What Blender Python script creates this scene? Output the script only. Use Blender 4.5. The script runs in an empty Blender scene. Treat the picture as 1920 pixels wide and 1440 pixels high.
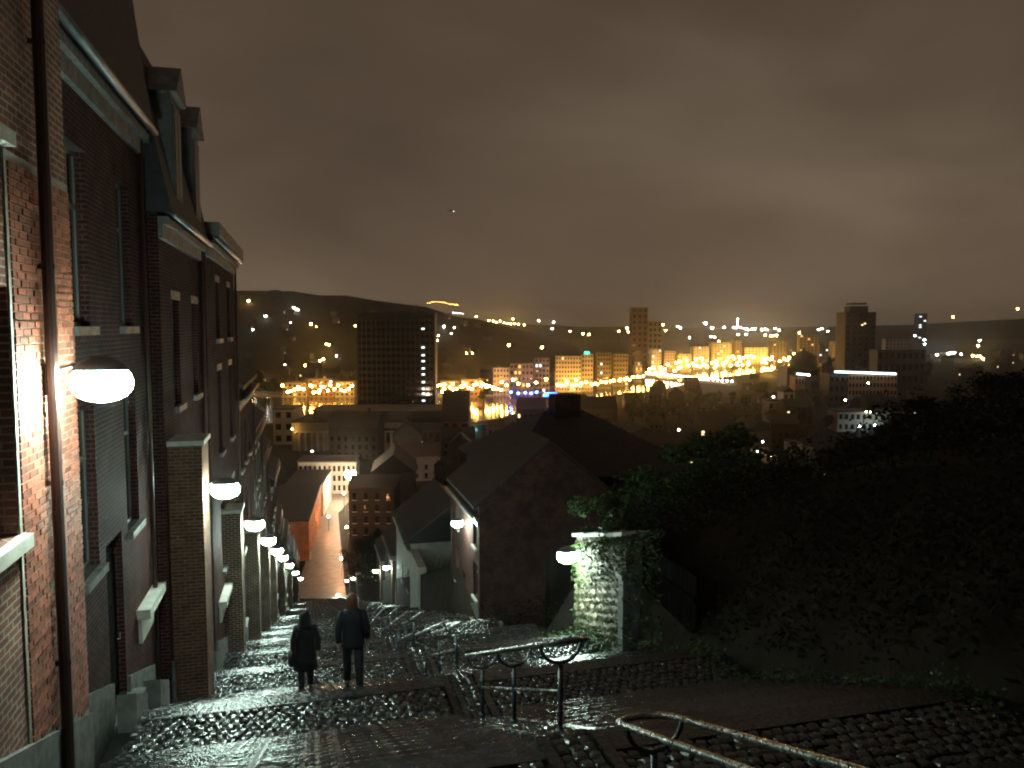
import bpy, math, random
from mathutils import Vector, Matrix
rnd = random.Random(7)
sc = bpy.context.scene
C = sc.collection
PI = math.pi

# ------------------------------------------------------------------ camera
YAW, PITCH, FPX = math.radians(14.54), math.radians(4.18), 1478.0
EYE = Vector((0, 0, 2.0))
cam_d = bpy.data.cameras.new('camera'); cam = bpy.data.objects.new('camera', cam_d); C.objects.link(cam)
cam.location = EYE
cam.rotation_euler = (PI/2 - PITCH, 0, -YAW)
cam_d.sensor_fit = 'HORIZONTAL'; cam_d.angle = 2*math.atan(960/FPX)
cam_d.clip_start = 0.1; cam_d.clip_end = 30000
sc.camera = cam

# ------------------------------------------------------------------ sky (night cloud deck lit by the town)
world = bpy.data.worlds.new('World'); sc.world = world; world.use_nodes = True
wn, wl = world.node_tree.nodes, world.node_tree.links
wn.clear()
wo = wn.new('ShaderNodeOutputWorld'); bg = wn.new('ShaderNodeBackground'); bg.inputs['Strength'].default_value = 1.25
tc = wn.new('ShaderNodeTexCoord')
mp = wn.new('ShaderNodeMapping'); mp.inputs['Scale'].default_value = (1.0, 1.0, 1.9); mp.inputs['Location'].default_value = (0.55, 0.35, 0.42)
nz = wn.new('ShaderNodeTexNoise'); nz.inputs['Scale'].default_value = 1.9; nz.inputs['Detail'].default_value = 6; nz.inputs['Roughness'].default_value = 0.42; nz.inputs['Distortion'].default_value = 0.35
rp = wn.new('ShaderNodeValToRGB')
rp.color_ramp.elements[0].position = 0.27; rp.color_ramp.elements[0].color = (0.050, 0.0345, 0.0245, 1)
rp.color_ramp.elements[1].position = 0.74; rp.color_ramp.elements[1].color = (0.150, 0.113, 0.078, 1)
e = rp.color_ramp.elements.new(0.5); e.color = (0.088, 0.0625, 0.0415, 1)
wl.new(tc.outputs['Generated'], mp.inputs['Vector']); wl.new(mp.outputs['Vector'], nz.inputs['Vector'])
wl.new(nz.outputs['Fac'], rp.inputs['Fac'])
sx = wn.new('ShaderNodeSeparateXYZ'); wl.new(tc.outputs['Generated'], sx.inputs['Vector'])
el = wn.new('ShaderNodeMapRange'); el.inputs['From Min'].default_value = 0.0; el.inputs['From Max'].default_value = 0.52
el.inputs['To Min'].default_value = 1.22; el.inputs['To Max'].default_value = 0.55
wl.new(sx.outputs['Z'], el.inputs['Value'])
vm = wn.new('ShaderNodeVectorMath'); vm.operation = 'SCALE'
wl.new(rp.outputs['Color'], vm.inputs[0]); wl.new(el.outputs['Result'], vm.inputs['Scale'])
wl.new(vm.outputs['Vector'], bg.inputs['Color']); wl.new(bg.outputs['Background'], wo.inputs['Surface'])

vs = sc.view_settings
vs.view_transform = 'Standard'; vs.look = 'None'; vs.exposure = 0.0; vs.gamma = 1.0; vs.use_curve_mapping = False
sc.render.engine = 'CYCLES'
cy = sc.cycles
cy.use_denoising = True
try: cy.denoiser = 'OPENIMAGEDENOISE'
except Exception: pass
cy.max_bounces = 5; cy.diffuse_bounces = 2; cy.glossy_bounces = 3; cy.transmission_bounces = 2; cy.volume_bounces = 0
cy.sample_clamp_indirect = 3.0; cy.sample_clamp_direct = 0
cy.caustics_reflective = False; cy.caustics_refractive = False
cy.filter_width = 2.1
cy.use_light_tree = True
cy.volume_max_steps = 64

# ------------------------------------------------------------------ helpers
sa, ca, sp, cp = math.sin(YAW), math.cos(YAW), math.sin(PITCH), math.cos(PITCH)
F = Vector((sa*cp, ca*cp, -sp)); R = Vector((ca, -sa, 0)); U = Vector((sa*sp, ca*sp, cp))
ZV = -61.0                                   # valley floor
def ray(px, py): return F + R*((px-960)/FPX) + U*((720-py)/FPX)
def at(px, py, d): return EYE + ray(px, py)*d
def on_z(px, py, z):
    r = ray(px, py); return EYE + r*((z-EYE.z)/r.z)
def proj(p):
    v = Vector(p) - EYE; t = v.dot(F); return (960+FPX*v.dot(R)/t, 720-FPX*v.dot(U)/t, t)

MATS = {}
def N(nt, t, **kw):
    n = nt.nodes.new(t)
    for k, v in kw.items():
        if k in n.inputs: n.inputs[k].default_value = v
        else: setattr(n, k, v)
    return n
def mat(name, col=(.2, .2, .2), rough=.6, metal=0, bump=0, bscale=20, var=.25, vscale=3, rvar=0, emit=None, strength=0, island=0, spec=.5, stretch=None, brick=None, alpha=None):
    if name in MATS: return MATS[name]
    m = bpy.data.materials.new(name); m.use_nodes = True; nt = m.node_tree; L = nt.links
    b = nt.nodes['Principled BSDF']; MATS[name] = m
    b.inputs['Roughness'].default_value = rough; b.inputs['Metallic'].default_value = metal
    b.inputs['Specular IOR Level'].default_value = spec
    b.inputs['Base Color'].default_value = (*col, 1)
    if emit:
        b.inputs['Emission Color'].default_value = (*emit, 1); b.inputs['Emission Strength'].default_value = strength
        if not bump and not var: return m
    co = N(nt, 'ShaderNodeTexCoord'); vec = co.outputs['Object']
    if stretch:
        mpn = N(nt, 'ShaderNodeMapping'); mpn.inputs['Scale'].default_value = stretch
        L.new(vec, mpn.inputs['Vector']); vec = mpn.outputs['Vector']
    colout = None; height = None
    if brick:
        s = N(nt, 'ShaderNodeSeparateXYZ'); L.new(vec, s.inputs[0])
        ad = N(nt, 'ShaderNodeMath', operation='ADD'); L.new(s.outputs['X'], ad.inputs[0]); L.new(s.outputs['Y'], ad.inputs[1])
        cb = N(nt, 'ShaderNodeCombineXYZ'); L.new(ad.outputs[0], cb.inputs['X']); L.new(s.outputs['Z'], cb.inputs['Y'])
        bt = N(nt, 'ShaderNodeTexBrick'); L.new(cb.outputs[0], bt.inputs['Vector'])
        bt.inputs['Scale'].default_value = 1.0; bt.inputs['Brick Width'].default_value = brick[0]; bt.inputs['Row Height'].default_value = brick[1]
        bt.inputs['Mortar Size'].default_value = brick[2]; bt.inputs['Mortar Smooth'].default_value = .2; bt.inputs['Bias'].default_value = 0
        bt.inputs['Color1'].default_value = (*col, 1); bt.inputs['Color2'].default_value = (*[c*.62 for c in col], 1); bt.inputs['Mortar'].default_value = (*brick[3], 1)
        colout = bt.outputs['Color']; height = bt.outputs['Fac']
    nn = N(nt, 'ShaderNodeTexNoise'); nn.inputs['Scale'].default_value = vscale; nn.inputs['Detail'].default_value = 5
    L.new(vec, nn.inputs['Vector'])
    mr = N(nt, 'ShaderNodeMapRange'); mr.inputs['From Min'].default_value = .3; mr.inputs['From Max'].default_value = .7
    mr.inputs['To Min'].default_value = 1-var; mr.inputs['To Max'].default_value = 1+var
    L.new(nn.outputs['Fac'], mr.inputs['Value']); fac = mr.outputs['Result']
    if island:
        g = N(nt, 'ShaderNodeNewGeometry'); oi = N(nt, 'ShaderNodeObjectInfo')
        a2 = N(nt, 'ShaderNodeMath', operation='ADD'); L.new(g.outputs['Random Per Island'], a2.inputs[0]); L.new(oi.outputs['Random'], a2.inputs[1])
        fr = N(nt, 'ShaderNodeMath', operation='FRACT'); L.new(a2.outputs[0], fr.inputs[0])
        m2 = N(nt, 'ShaderNodeMapRange'); m2.inputs['To Min'].default_value = 1-island; m2.inputs['To Max'].default_value = 1+island
        L.new(fr.outputs[0], m2.inputs['Value'])
        mu = N(nt, 'ShaderNodeMath', operation='MULTIPLY'); L.new(fac, mu.inputs[0]); L.new(m2.outputs['Result'], mu.inputs[1]); fac = mu.outputs[0]
    sc_ = N(nt, 'ShaderNodeVectorMath', operation='SCALE')
    if colout is not None: L.new(colout, sc_.inputs[0])
    else: sc_.inputs[0].default_value = col
    L.new(fac, sc_.inputs['Scale']); L.new(sc_.outputs['Vector'], b.inputs['Base Color'])
    if rvar:
        m3 = N(nt, 'ShaderNodeMapRange'); m3.inputs['From Min'].default_value = .35; m3.inputs['From Max'].default_value = .65
        m3.inputs['To Min'].default_value = max(.02, rough-rvar); m3.inputs['To Max'].default_value = min(1, rough+rvar)
        n3 = N(nt, 'ShaderNodeTexNoise'); n3.inputs['Scale'].default_value = vscale*1.7; n3.inputs['Detail'].default_value = 3; L.new(vec, n3.inputs['Vector'])
        L.new(n3.outputs['Fac'], m3.inputs['Value']); L.new(m3.outputs['Result'], b.inputs['Roughness'])
    if bump:
        n4 = N(nt, 'ShaderNodeTexNoise'); n4.inputs['Scale'].default_value = bscale; n4.inputs['Detail'].default_value = 4; L.new(vec, n4.inputs['Vector'])
        h = n4.outputs['Fac']
        if height is not None:
            hm = N(nt, 'ShaderNodeMath', operation='MULTIPLY_ADD'); L.new(height, hm.inputs[0]); hm.inputs[1].default_value = -1.4; L.new(h, hm.inputs[2]); h = hm.outputs[0]
        bp = N(nt, 'ShaderNodeBump'); bp.inputs['Strength'].default_value = bump; bp.inputs['Distance'].default_value = .02
        L.new(h, bp.inputs['Height']); L.new(bp.outputs['Normal'], b.inputs['Normal'])
    return m
def emit(name, col, strength):
    if name in MATS: return MATS[name]
    m = bpy.data.materials.new(name); m.use_nodes = True; nt = m.node_tree; nt.nodes.clear()
    o = nt.nodes.new('ShaderNodeOutputMaterial'); em = nt.nodes.new('ShaderNodeEmission')
    em.inputs['Color'].default_value = (*col, 1); em.inputs['Strength'].default_value = strength
    nt.links.new(em.outputs[0], o.inputs['Surface']); MATS[name] = m
    return m

class MB:
    def __init__(s): s.v = []; s.f = []
    def quad(s, a, b, c, d):
        n = len(s.v); s.v += [tuple(a), tuple(b), tuple(c), tuple(d)]; s.f.append((n, n+1, n+2, n+3)); return s
    def poly(s, pts):
        n = len(s.v); s.v += [tuple(p) for p in pts]; s.f.append(tuple(range(n, n+len(pts)))); return s
    def box(s, x0, x1, y0, y1, z0, z1):
        n = len(s.v)
        s.v += [(x0,y0,z0),(x1,y0,z0),(x1,y1,z0),(x0,y1,z0),(x0,y0,z1),(x1,y0,z1),(x1,y1,z1),(x0,y1,z1)]
        s.f += [tuple(n+i for i in q) for q in ((0,3,2,1),(4,5,6,7),(0,1,5,4),(1,2,6,5),(2,3,7,6),(3,0,4,7))]
        return s
    def prism(s, prof, axis, a, b):
        """profile of 2D points swept along axis ('x': profile is (y,z); 'y': profile is (x,z); 'z': (x,y))"""
        def P(p, t): return {'x': (t, p[0], p[1]), 'y': (p[0], t, p[1]), 'z': (p[0], p[1], t)}[axis]
        n = len(s.v); k = len(prof)
        s.v += [P(p, a) for p in prof] + [P(p, b) for p in prof]
        s.f += [tuple(n+i for i in range(k))[::-1], tuple(n+k+i for i in range(k))]
        s.f += [(n+i, n+(i+1) % k, n+k+(i+1) % k, n+k+i) for i in range(k)]
        return s
    def tube(s, pts, r, seg=8, caps=True, rr=None):
        pts = [Vector(p) for p in pts]; n0 = len(s.v); k = len(pts); up = None
        for i, p in enumerate(pts):
            t = (pts[min(i+1, k-1)] - pts[max(i-1, 0)]).normalized()
            if up is None: up = Vector((0, 0, 1)) if abs(t.z) < .9 else Vector((1, 0, 0))
            a = t.cross(up).normalized(); bb = a.cross(t).normalized(); up = bb
            rad = rr[i] if rr else r
            for j in range(seg):
                an = 2*PI*j/seg; q = p + a*(rad*math.cos(an)) + bb*(rad*math.sin(an)); s.v.append(tuple(q))
        for i in range(k-1):
            for j in range(seg):
                a_, b_ = n0+i*seg+j, n0+i*seg+(j+1) % seg
                s.f.append((a_, b_, b_+seg, a_+seg))
        if caps:
            s.f.append(tuple(n0+j for j in range(seg))[::-1]); s.f.append(tuple(n0+(k-1)*seg+j for j in range(seg)))
        return s
    def loft(s, rings, seg=16, caps=True):
        """rings: (center, rx, ry) ellipses in planes of constant z"""
        n0 = len(s.v)
        for c, rx, ry in rings:
            for j in range(seg):
                an = 2*PI*j/seg; s.v.append((c[0]+rx*math.cos(an), c[1]+ry*math.sin(an), c[2]))
        for i in range(len(rings)-1):
            for j in range(seg):
                a_, b_ = n0+i*seg+j, n0+i*seg+(j+1) % seg
                s.f.append((a_, b_, b_+seg, a_+seg))
        if caps:
            s.f.append(tuple(n0+j for j in range(seg))[::-1]); s.f.append(tuple(n0+(len(rings)-1)*seg+j for j in range(seg)))
        return s
    def mesh(s, name, m, off=(0, 0, 0), smooth=False):
        me = bpy.data.meshes.new(name)
        ox, oy, oz = off
        me.from_pydata([(x-ox, y-oy, z-oz) for x, y, z in s.v], [], s.f)
        if m: me.materials.append(m)
        if smooth: me.polygons.foreach_set('use_smooth', [True]*len(me.polygons))
        me.update(); return me

def tag(o, label=None, cat=None, group=None, kind=None):
    if label: o['label'] = label
    if cat: o['category'] = cat
    if group: o['group'] = group
    if kind: o['kind'] = kind
    return o
def base_of(p):
    while p.parent: p = p.parent
    return p
def put(name, me, parent=None, loc=(0, 0, 0), rot=None, scale=None):
    o = bpy.data.objects.new(name, me); C.objects.link(o); o.location = loc
    if rot: o.rotation_euler = rot
    if scale: o.scale = scale
    if parent: o.parent = parent
    return o
def part(mb, name, m, parent=None, smooth=False):
    """link builder geometry given in world coordinates under parent (unrotated things)"""
    off = tuple(base_of(parent).location) if parent else (0, 0, 0)
    return put(name, mb.mesh(name, m, off, smooth), parent)
def lpart(mb, name, m, parent, smooth=False):
    return put(name, mb.mesh(name, m, (0, 0, 0), smooth), parent)
def thing(name, label, cat, loc=(0, 0, 0), rz=0, group=None):
    o = put(name, None, None, loc, (0, 0, rz)); o.empty_display_size = .2
    return tag(o, label, cat, group)
def one(mb, name, m, label, cat, loc=(0, 0, 0), group=None, smooth=False):
    o = put(name, mb.mesh(name, m, loc, smooth), None, loc); return tag(o, label, cat, group)
def struct(mb, name, m, loc=(0, 0, 0), smooth=False):
    o = put(name, mb.mesh(name, m, loc, smooth), None, loc); o['kind'] = 'structure'; return o
def copy_tree(o, parent=None):
    c = o.copy(); C.objects.link(c); c.parent = parent
    for ch in list(o.children): copy_tree(ch, c)
    return c
def dup(o, loc, rz=None, scale=None, label=None, group=None):
    c = copy_tree(o); c.location = loc
    if rz is not None: c.rotation_euler[2] = rz
    if scale is not None: c.scale = scale
    if label: c['label'] = label
    if group: c['group'] = group
    return c

# ------------------------------------------------------------------ materials
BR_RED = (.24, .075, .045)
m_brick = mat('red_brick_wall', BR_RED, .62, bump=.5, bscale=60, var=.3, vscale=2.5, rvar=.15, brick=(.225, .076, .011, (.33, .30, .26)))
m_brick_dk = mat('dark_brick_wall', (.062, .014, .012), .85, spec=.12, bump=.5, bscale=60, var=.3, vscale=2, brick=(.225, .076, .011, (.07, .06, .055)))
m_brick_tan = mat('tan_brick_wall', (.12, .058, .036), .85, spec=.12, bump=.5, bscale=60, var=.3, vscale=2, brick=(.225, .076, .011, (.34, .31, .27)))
m_brickpc = mat('brick_piece', (.27, .085, .05), .55, bump=.45, bscale=45, var=.3, vscale=14, island=.42)
m_mortar = mat('mortar', (.40, .37, .32), .85, bump=.4, bscale=80, var=.2, vscale=6)
m_stone = mat('blue_limestone', (.15, .15, .145), .5, bump=.3, bscale=30, var=.3, vscale=4, rvar=.15)
m_pale = mat('pale_stone', (.52, .50, .45), .5, bump=.25, bscale=35, var=.22, vscale=4)
m_step = mat('wet_step_stone', (.022, .023, .025), .2, spec=.75, bump=.85, bscale=19, var=.5, vscale=5, rvar=.13, island=.4)
m_cob = mat('wet_cobble', (.028, .030, .031), .14, spec=1.0, bump=.6, bscale=26, var=.4, vscale=9, rvar=.07, island=.4)
m_joint = mat('wet_joint_soil', (.014, .0135, .012), .35, bump=.6, bscale=40, var=.4)
m_rubble = mat('rubble_stone', (.20, .17, .12), .6, bump=.6, bscale=18, var=.4, vscale=6, island=.45)
m_rubmor = mat('rubble_mortar', (.17, .155, .125), .85, bump=.7, bscale=22, var=.35, vscale=5)
m_slate = mat('roof_slate', (.034, .032, .036), .6, bump=.5, bscale=12, var=.3, vscale=4, island=.25)
m_tile = mat('roof_tile', (.050, .034, .028), .6, bump=.5, bscale=12, var=.35, vscale=3, island=.3)
m_zinc = mat('zinc', (.30, .31, .32), .35, metal=.7, bump=.1, bscale=12)
m_pipe = mat('painted_downpipe', (.055, .028, .024), .4, bump=.1, bscale=10, var=.2)
m_frame = mat('window_frame_paint', (.12, .12, .115), .5, bump=.1, bscale=25, var=.15)
m_frame_dk = mat('dark_frame_paint', (.05, .05, .055), .4, bump=.1, bscale=25, var=.15)
m_glass = mat('dark_window_glass', (.012, .014, .018), .08, var=.3, vscale=2, bump=.03, bscale=3)
m_door = mat('door_paint', (.008, .007, .006), .95, spec=.02, bump=.15, bscale=20, var=.3)
m_render = mat('pale_render', (.42, .40, .34), .75, bump=.3, bscale=24, var=.18, vscale=1.2)
m_render_gr = mat('grey_render', (.075, .073, .072), .85, spec=.12, bump=.3, bscale=24, var=.25, vscale=1.2)
m_rail = mat('railing_paint', (.022, .036, .050), .28, bump=.12, bscale=40, var=.3, vscale=10, rvar=.1)
m_railtop = mat('worn_handrail_steel', (.17, .175, .175), .3, metal=.75, bump=.2, bscale=50, var=.45, vscale=12, rvar=.12)
m_lampbody = mat('lamp_housing', (.12, .125, .125), .4, metal=.5, bump=.05, bscale=30, var=.15)
m_lens = emit('lamp_lens', (.74, 1.0, .85), 250)
m_lens_far = emit('lamp_lens_warm', (1.0, .96, .82), 260)
m_bark = mat('bark', (.05, .04, .03), .85, bump=.7, bscale=12, var=.4, vscale=5)
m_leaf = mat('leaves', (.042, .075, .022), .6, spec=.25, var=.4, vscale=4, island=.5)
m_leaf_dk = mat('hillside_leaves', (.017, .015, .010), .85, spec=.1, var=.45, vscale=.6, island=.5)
m_earth = mat('hillside_earth', (.022, .017, .013), .95, spec=.08, bump=.8, bscale=3, var=.45, vscale=.8)
m_city = mat('valley_ground', (.026, .025, .023), .8, spec=.1, bump=.3, bscale=.8, var=.4, vscale=.03)
m_asph = mat('wet_asphalt', (.05, .05, .052), .3, bump=.3, bscale=8, var=.3, vscale=.5, rvar=.1)
m_sidewalk = mat('pavement_slabs', (.22, .20, .18), .45, bump=.2, bscale=10, var=.25, vscale=.6)
m_orange = mat('ochre_render', (.55, .20, .07), .75, bump=.3, bscale=12, var=.2, vscale=.5)

# ------------------------------------------------------------------ the stair profile
SL = 0.3326
NOSE0, PER, LAND = 7.5, 6.1, 1.7
DROP = SL*PER; RIS = DROP/12; TREAD = (PER-LAND)/11
NFL = 28
def land_z(k): return -SL*(NOSE0+PER*k) + .25
def plane(y): return -SL*y
def gz(y):
    """ground height on the stairs"""
    if y < NOSE0-LAND:
        n = math.ceil((NOSE0-LAND-y)/.41); return land_z(0) + .147*n
    k = int((y-(NOSE0-LAND))//PER)
    if k >= NFL: return ZV
    t = y-(NOSE0-LAND)-PER*k
    if t <= LAND: return land_z(k)
    i = int((t-LAND)/TREAD)+1
    return land_z(k) - RIS*i
XL, XM0, XM1, XR = -2.75, 2.2, 2.9, 7.5       # lanes: left XL..XM0, median, right XM1..XR

# base under everything (soil the stones are laid in)
mb = MB()
prof = [(-3.0, -14), (-3.0, land_z(0)+.147*22-.3)]
for k in range(NFL):
    y0 = NOSE0-LAND+PER*k; prof += [(y0-.2, land_z(k)-.12), (y0+LAND-.1, land_z(k)-.12)]
yend = NOSE0-LAND+PER*NFL
prof += [(yend, ZV-.1), (yend, ZV-2), (60, -40)]
mb2 = MB(); 
for a, b in zip(prof[1:-2], prof[2:-2]):
    mb2.quad((XL-.3, a[0], a[1]), (XR+.3, a[0], a[1]), (XR+.3, b[0], b[1]), (XL-.3, b[0], b[1]))
struct(mb2, 'stair_ground', m_joint)

def step_mesh(w, d, h, seed):
    """one long cut stone step, worn and rounded at the nosing; origin at back left top"""
    r = random.Random(seed); nb = max(2, int(w/.8)); mb = MB(); n = 0
    prof = [(-.04, -h), (-.04, 0), (d-.025, 0), (d-.006, -.007), (d+.012, -.025), (d+.012, -h)]
    for i in range(nb+1):
        x = w*i/nb; dz = r.uniform(-.006, .004)
        for (yy, zz) in prof: mb.v.append((x, yy+(r.uniform(-.006, .006) if yy > 0 else 0), zz+(dz if zz > -h else 0)))
    k = len(prof)
    for i in range(nb):
        for j in range(k-1):
            a = i*k+j; mb.f.append((a, a+1, a+1+k, a+k))
    mb.f.append(tuple(range(k))); mb.f.append(tuple(nb*k+j for j in range(k))[::-1])
    return mb
lanes = ((XL, XM0), (XM1, XR))
step_var = {}
for li, (a, b) in enumerate(lanes):
    for s in range(3):
        step_var[li, s] = step_mesh(b-a, TREAD, RIS+.03, 10*li+s).mesh('step', m_step)
        step_var[li, s, 'top'] = step_mesh(b-a, .41, .20, 50+10*li+s).mesh('step', m_step)
top_flight = put('stair_flight', None); top_flight['kind'] = 'structure'; top_flight.location = (0, 0, land_z(0))
for n in range(1, 22):
    y = NOSE0-LAND-.41*n; z = .147*n
    for li, (a, b) in enumerate(lanes):
        put('step', step_var[li, n % 3, 'top'], top_flight, (a, y, z), (0, rnd.uniform(-.002, .002), 0))
far_steps = MB()
for k in range(NFL):
    y0 = NOSE0+PER*k
    if k < 9:
        fl = put('stair_flight', None, None, (0, y0, land_z(k))); fl['kind'] = 'structure'
        for i in range(1, 12):
            for li, (a, b) in enumerate(lanes):
                put('step', step_var[li, (i+k) % 3], fl, (a, (i-1)*TREAD, -RIS*i), (rnd.uniform(-.012, .012), rnd.uniform(-.002, .002), 0))
    else:
        for i in range(1, 12):
            for a, b in lanes:
                far_steps.box(a, b, y0+(i-1)*TREAD-.03, y0+i*TREAD, land_z(k)-RIS*i-RIS, land_z(k)-RIS*i)
struct(far_steps, 'lower_stair_flights', m_step)

# cobbled landings
def cobble_geo(r, w=.13, d=.13, h=.07):
    mb = MB(); dome = r.uniform(.008, .02)
    def ring(s, z, jig=.006): return [(sx*w/2*s+r.uniform(-jig, jig), sy*d/2*s+r.uniform(-jig, jig), z) for sx, sy in ((-1,-1),(0,-1.08),(1,-1),(1.08,0),(1,1),(0,1.08),(-1,1),(-1.08,0))]
    tx, ty = r.uniform(-.10, .10), r.uniform(-.10, .10)
    a = ring(1, -h); b = ring(.97, -.012); c = ring(.62, dome*.6)
    b = [(x, y, z+tx*x+ty*y) for x, y, z in b]; c = [(x, y, z+tx*x+ty*y) for x, y, z in c]
    mb.v = a+b+c+[(0, 0, dome)]
    for s in (0, 8):
        for j in range(8): mb.f.append((s+j, s+(j+1) % 8, s+8+(j+1) % 8, s+8+j))
    for j in range(8): mb.f.append((16+j, 16+(j+1) % 8, 24))
    return mb
cr = random.Random(3)
cob_geo = [cobble_geo(cr) for _ in range(10)]
cob_me = [g.mesh('cobble', m_cob, (0, 0, 0), False) for g in cob_geo]
def add_cob(mb, x, y, z, s, i, rz):
    g = cob_geo[i]; n = len(mb.v); c, s_ = math.cos(rz)*s, math.sin(rz)*s
    mb.v += [(x+c*vx-s_*vy, y+s_*vx+c*vy, z+vz) for vx, vy, vz in g.v]; mb.f += [tuple(n+q for q in f) for f in g.f]
for k in range(NFL):
    y0 = NOSE0-LAND+PER*k; z = land_z(k)
    lb = MB()
    for a, b in lanes: lb.box(a, b, y0-.02, y0+LAND-.34, z-.3, z-.05)
    ld = struct(lb, 'cobbled_landing', m_joint, (0, y0, z))
    # cut stone nosing strip at the downhill edge of the landing
    for li, (a, b) in enumerate(lanes):
        nb = MB(); nb.prism([(y0+LAND-.36, z-RIS-.02), (y0+LAND-.36, z), (y0+LAND-.02, z), (y0+LAND+.012, z-.022), (y0+LAND+.012, z-RIS-.02)], 'x', a, b)
        part(nb, 'nosing_stone', m_step, ld)
    st = MB(); ind = 0; sp_ = .148 if k < 8 else .3
    ny = int((LAND-.36)/sp_)
    cells = []
    for a, b in lanes:
        nx = int((b-a)/sp_)
        for i in range(nx):
            for j in range(ny): cells.append((min(b-.07, a+(i+.3+.5*(j % 2))*(b-a)/nx), y0+(j+.5)*(LAND-.36)/ny))
    if k in (0, 1, 2, 3): cells.sort(key=lambda c: -1 if -2.75 < c[0] < .3 else (0 if 3 < c[0] < 5.5 else 1))
    for ci, (x, y) in enumerate(cells):
        x += rnd.uniform(-.02, .02); y += rnd.uniform(-.016, .016); zz = z+rnd.uniform(-.026, -.002); i = rnd.randrange(10); rz = rnd.uniform(-.4, .4)+PI/2*rnd.randrange(4)
        if k in (0, 1, 2, 3) and ci < 290: put('cobble', cob_me[i], ld, (x, y-y0, zz-z), (0, 0, rz))
        else: add_cob(st, x, y, zz, sp_/.148, i, rz)
    o = part(st, 'cobble_paving', m_cob, ld); o['kind'] = 'stuff'

# sloped cobbled median with kerb stones under the railing
def med_z(y):
    """surface of the sloped strip between the lanes"""
    if y < NOSE0-LAND: return land_z(0)+(NOSE0-LAND-y)*.147/.41+.03
    k = int((y-(NOSE0-LAND))//PER); t = y-(NOSE0-LAND)-PER*k
    if t <= LAND: return land_z(k)+.02
    return land_z(k) - (t-LAND)/(PER-LAND)*DROP + .03
ms = MB(); mk = MB(); mc = MB()
ys = [-3.0, NOSE0-LAND]
for k in range(NFL): ys += [NOSE0-.001+PER*k, NOSE0-LAND+PER*(k+1)]
for a, b in zip(ys, ys[1:]):
    za, zb = med_z(a+.0001), med_z(b-.0001)
    ms.quad((XM0+.1, a, za-.05), (XM1-.1, a, za-.05), (XM1-.1, b, zb-.05), (XM0+.1, b, zb-.05))
    for x0, x1 in ((XM0, XM0+.12), (XM1-.12, XM1)):
        n = len(mk.v)
        mk.v += [(x0, a, za-.5), (x1, a, za-.5), (x1, a, za+.02), (x0, a, za+.02), (x0, b, zb-.5), (x1, b, zb-.5), (x1, b, zb+.02), (x0, b, zb+.02)]
        mk.f += [tuple(n+i for i in q) for q in ((0,1,2,3),(4,7,6,5),(3,2,6,7),(0,3,7,4),(1,5,6,2))]
    if a < 60:
        m_ = int((b-a)/.145)
        for j in range(m_):
            y = a+(j+.5)*(b-a)/m_
            for i in range(3): add_cob(mc, XM0+.195+i*.155+rnd.uniform(-.01, .01), y, med_z(y)-.025+rnd.uniform(0, .02), 1, rnd.randrange(10), rnd.uniform(-.2, .2))
med = struct(ms, 'stair_median', m_joint)
part(mk, 'median_kerb', m_step, med)
o = part(mc, 'cobble_paving', m_cob, med); o['kind'] = 'stuff'

# ------------------------------------------------------------------ hillside and valley ground
def hill_z(x, y):
    z = plane(y)
    if x > XR and 22 < y < 37.5 and x < 11.32: z -= .3
    elif x > XR: z += (2.6 if y > 15.5 else min(2.9, .05+(x-XR)*.8)) + .13*min(x-XR, 28) + .02*max(0, x-XR-28)
    else: z -= .5
    z += .5*math.sin(x*.35+y*.2)*(1 if x > XR+2 or x < -10 else 0)
    return max(z, ZV-.5)
mb = MB(); xs = [-160, -90, -50, -25, -13, -3.2, -3.0, XR+.3, XR+.35, 10, 11.3, 11.35, 13, 17, 22, 28, 36, 46, 60, 80, 110, 150, 200]; yy = [-40+5.5*i for i in range(44)]
for y in yy:
    for x in xs: mb.v.append((x, y, hill_z(x, y) if not (-3.1 < x < XR+.32) else hill_z(0, y)-.6))
nx = len(xs)
for j in range(len(yy)-1):
    for i in range(nx-1): a = j*nx+i; mb.f.append((a, a+1, a+1+nx, a+nx))
struct(mb, 'hillside', m_earth, smooth=True)
mb = MB(); rs = [0, 200, 500, 1000, 2000, 4000, 8000, 12000]; sg = 48
for r_ in rs:
    for j in range(sg): mb.v.append((r_*math.cos(2*PI*j/sg), r_*math.sin(2*PI*j/sg), ZV))
for i in range(len(rs)-1):
    for j in range(sg): mb.f.append((i*sg+j, i*sg+(j+1) % sg, (i+1)*sg+(j+1) % sg, (i+1)*sg+j))
struct(mb, 'valley_ground', m_city)

# ------------------------------------------------------------------ wall lamps
def lamp_mesh(arm):
    a = MB().tube([(0, 0, .0), (arm*.25, 0, .10), (arm*.6, 0, .15), (arm-.05, 0, .12)], .025, 8)
    p = MB().box(-.0, .03, -.07, .07, -.16, .16)
    hd = MB().loft([((arm, 0, z), r*1.15, r*.8) for z, r in ((.22, .04), (.215, .10), (.19, .16), (.15, .205), (.10, .235), (.085, .24))], 16)
    ln = MB().loft([((arm, 0, z), r*1.15, r*.92) for z, r in ((.084, .215), (.03, .25), (-.05, .265), (-.12, .25), (-.18, .205), (-.225, .13), (-.245, .04))], 16)  # lens widened into a globe the size of the lamp's glare
    return a, p, hd, ln
def wall_lamp(x, y, z, s, arm, label, lens=None, far=False):
    t = thing('street_lamp', label, 'street lamp', (x, y, z), 0 if s > 0 else PI, 'wall lamps along the stairs')
    a, p, hd, ln = lamp_mesh(arm)
    lpart(p, 'wall_plate', m_lampbody, t)
    lpart(a, 'arm', m_lampbody, t, True); h = lpart(hd, 'lamp_head', m_lampbody, t, True); lpart(ln, 'lens', lens or m_lens, h, True)
    return t

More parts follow.
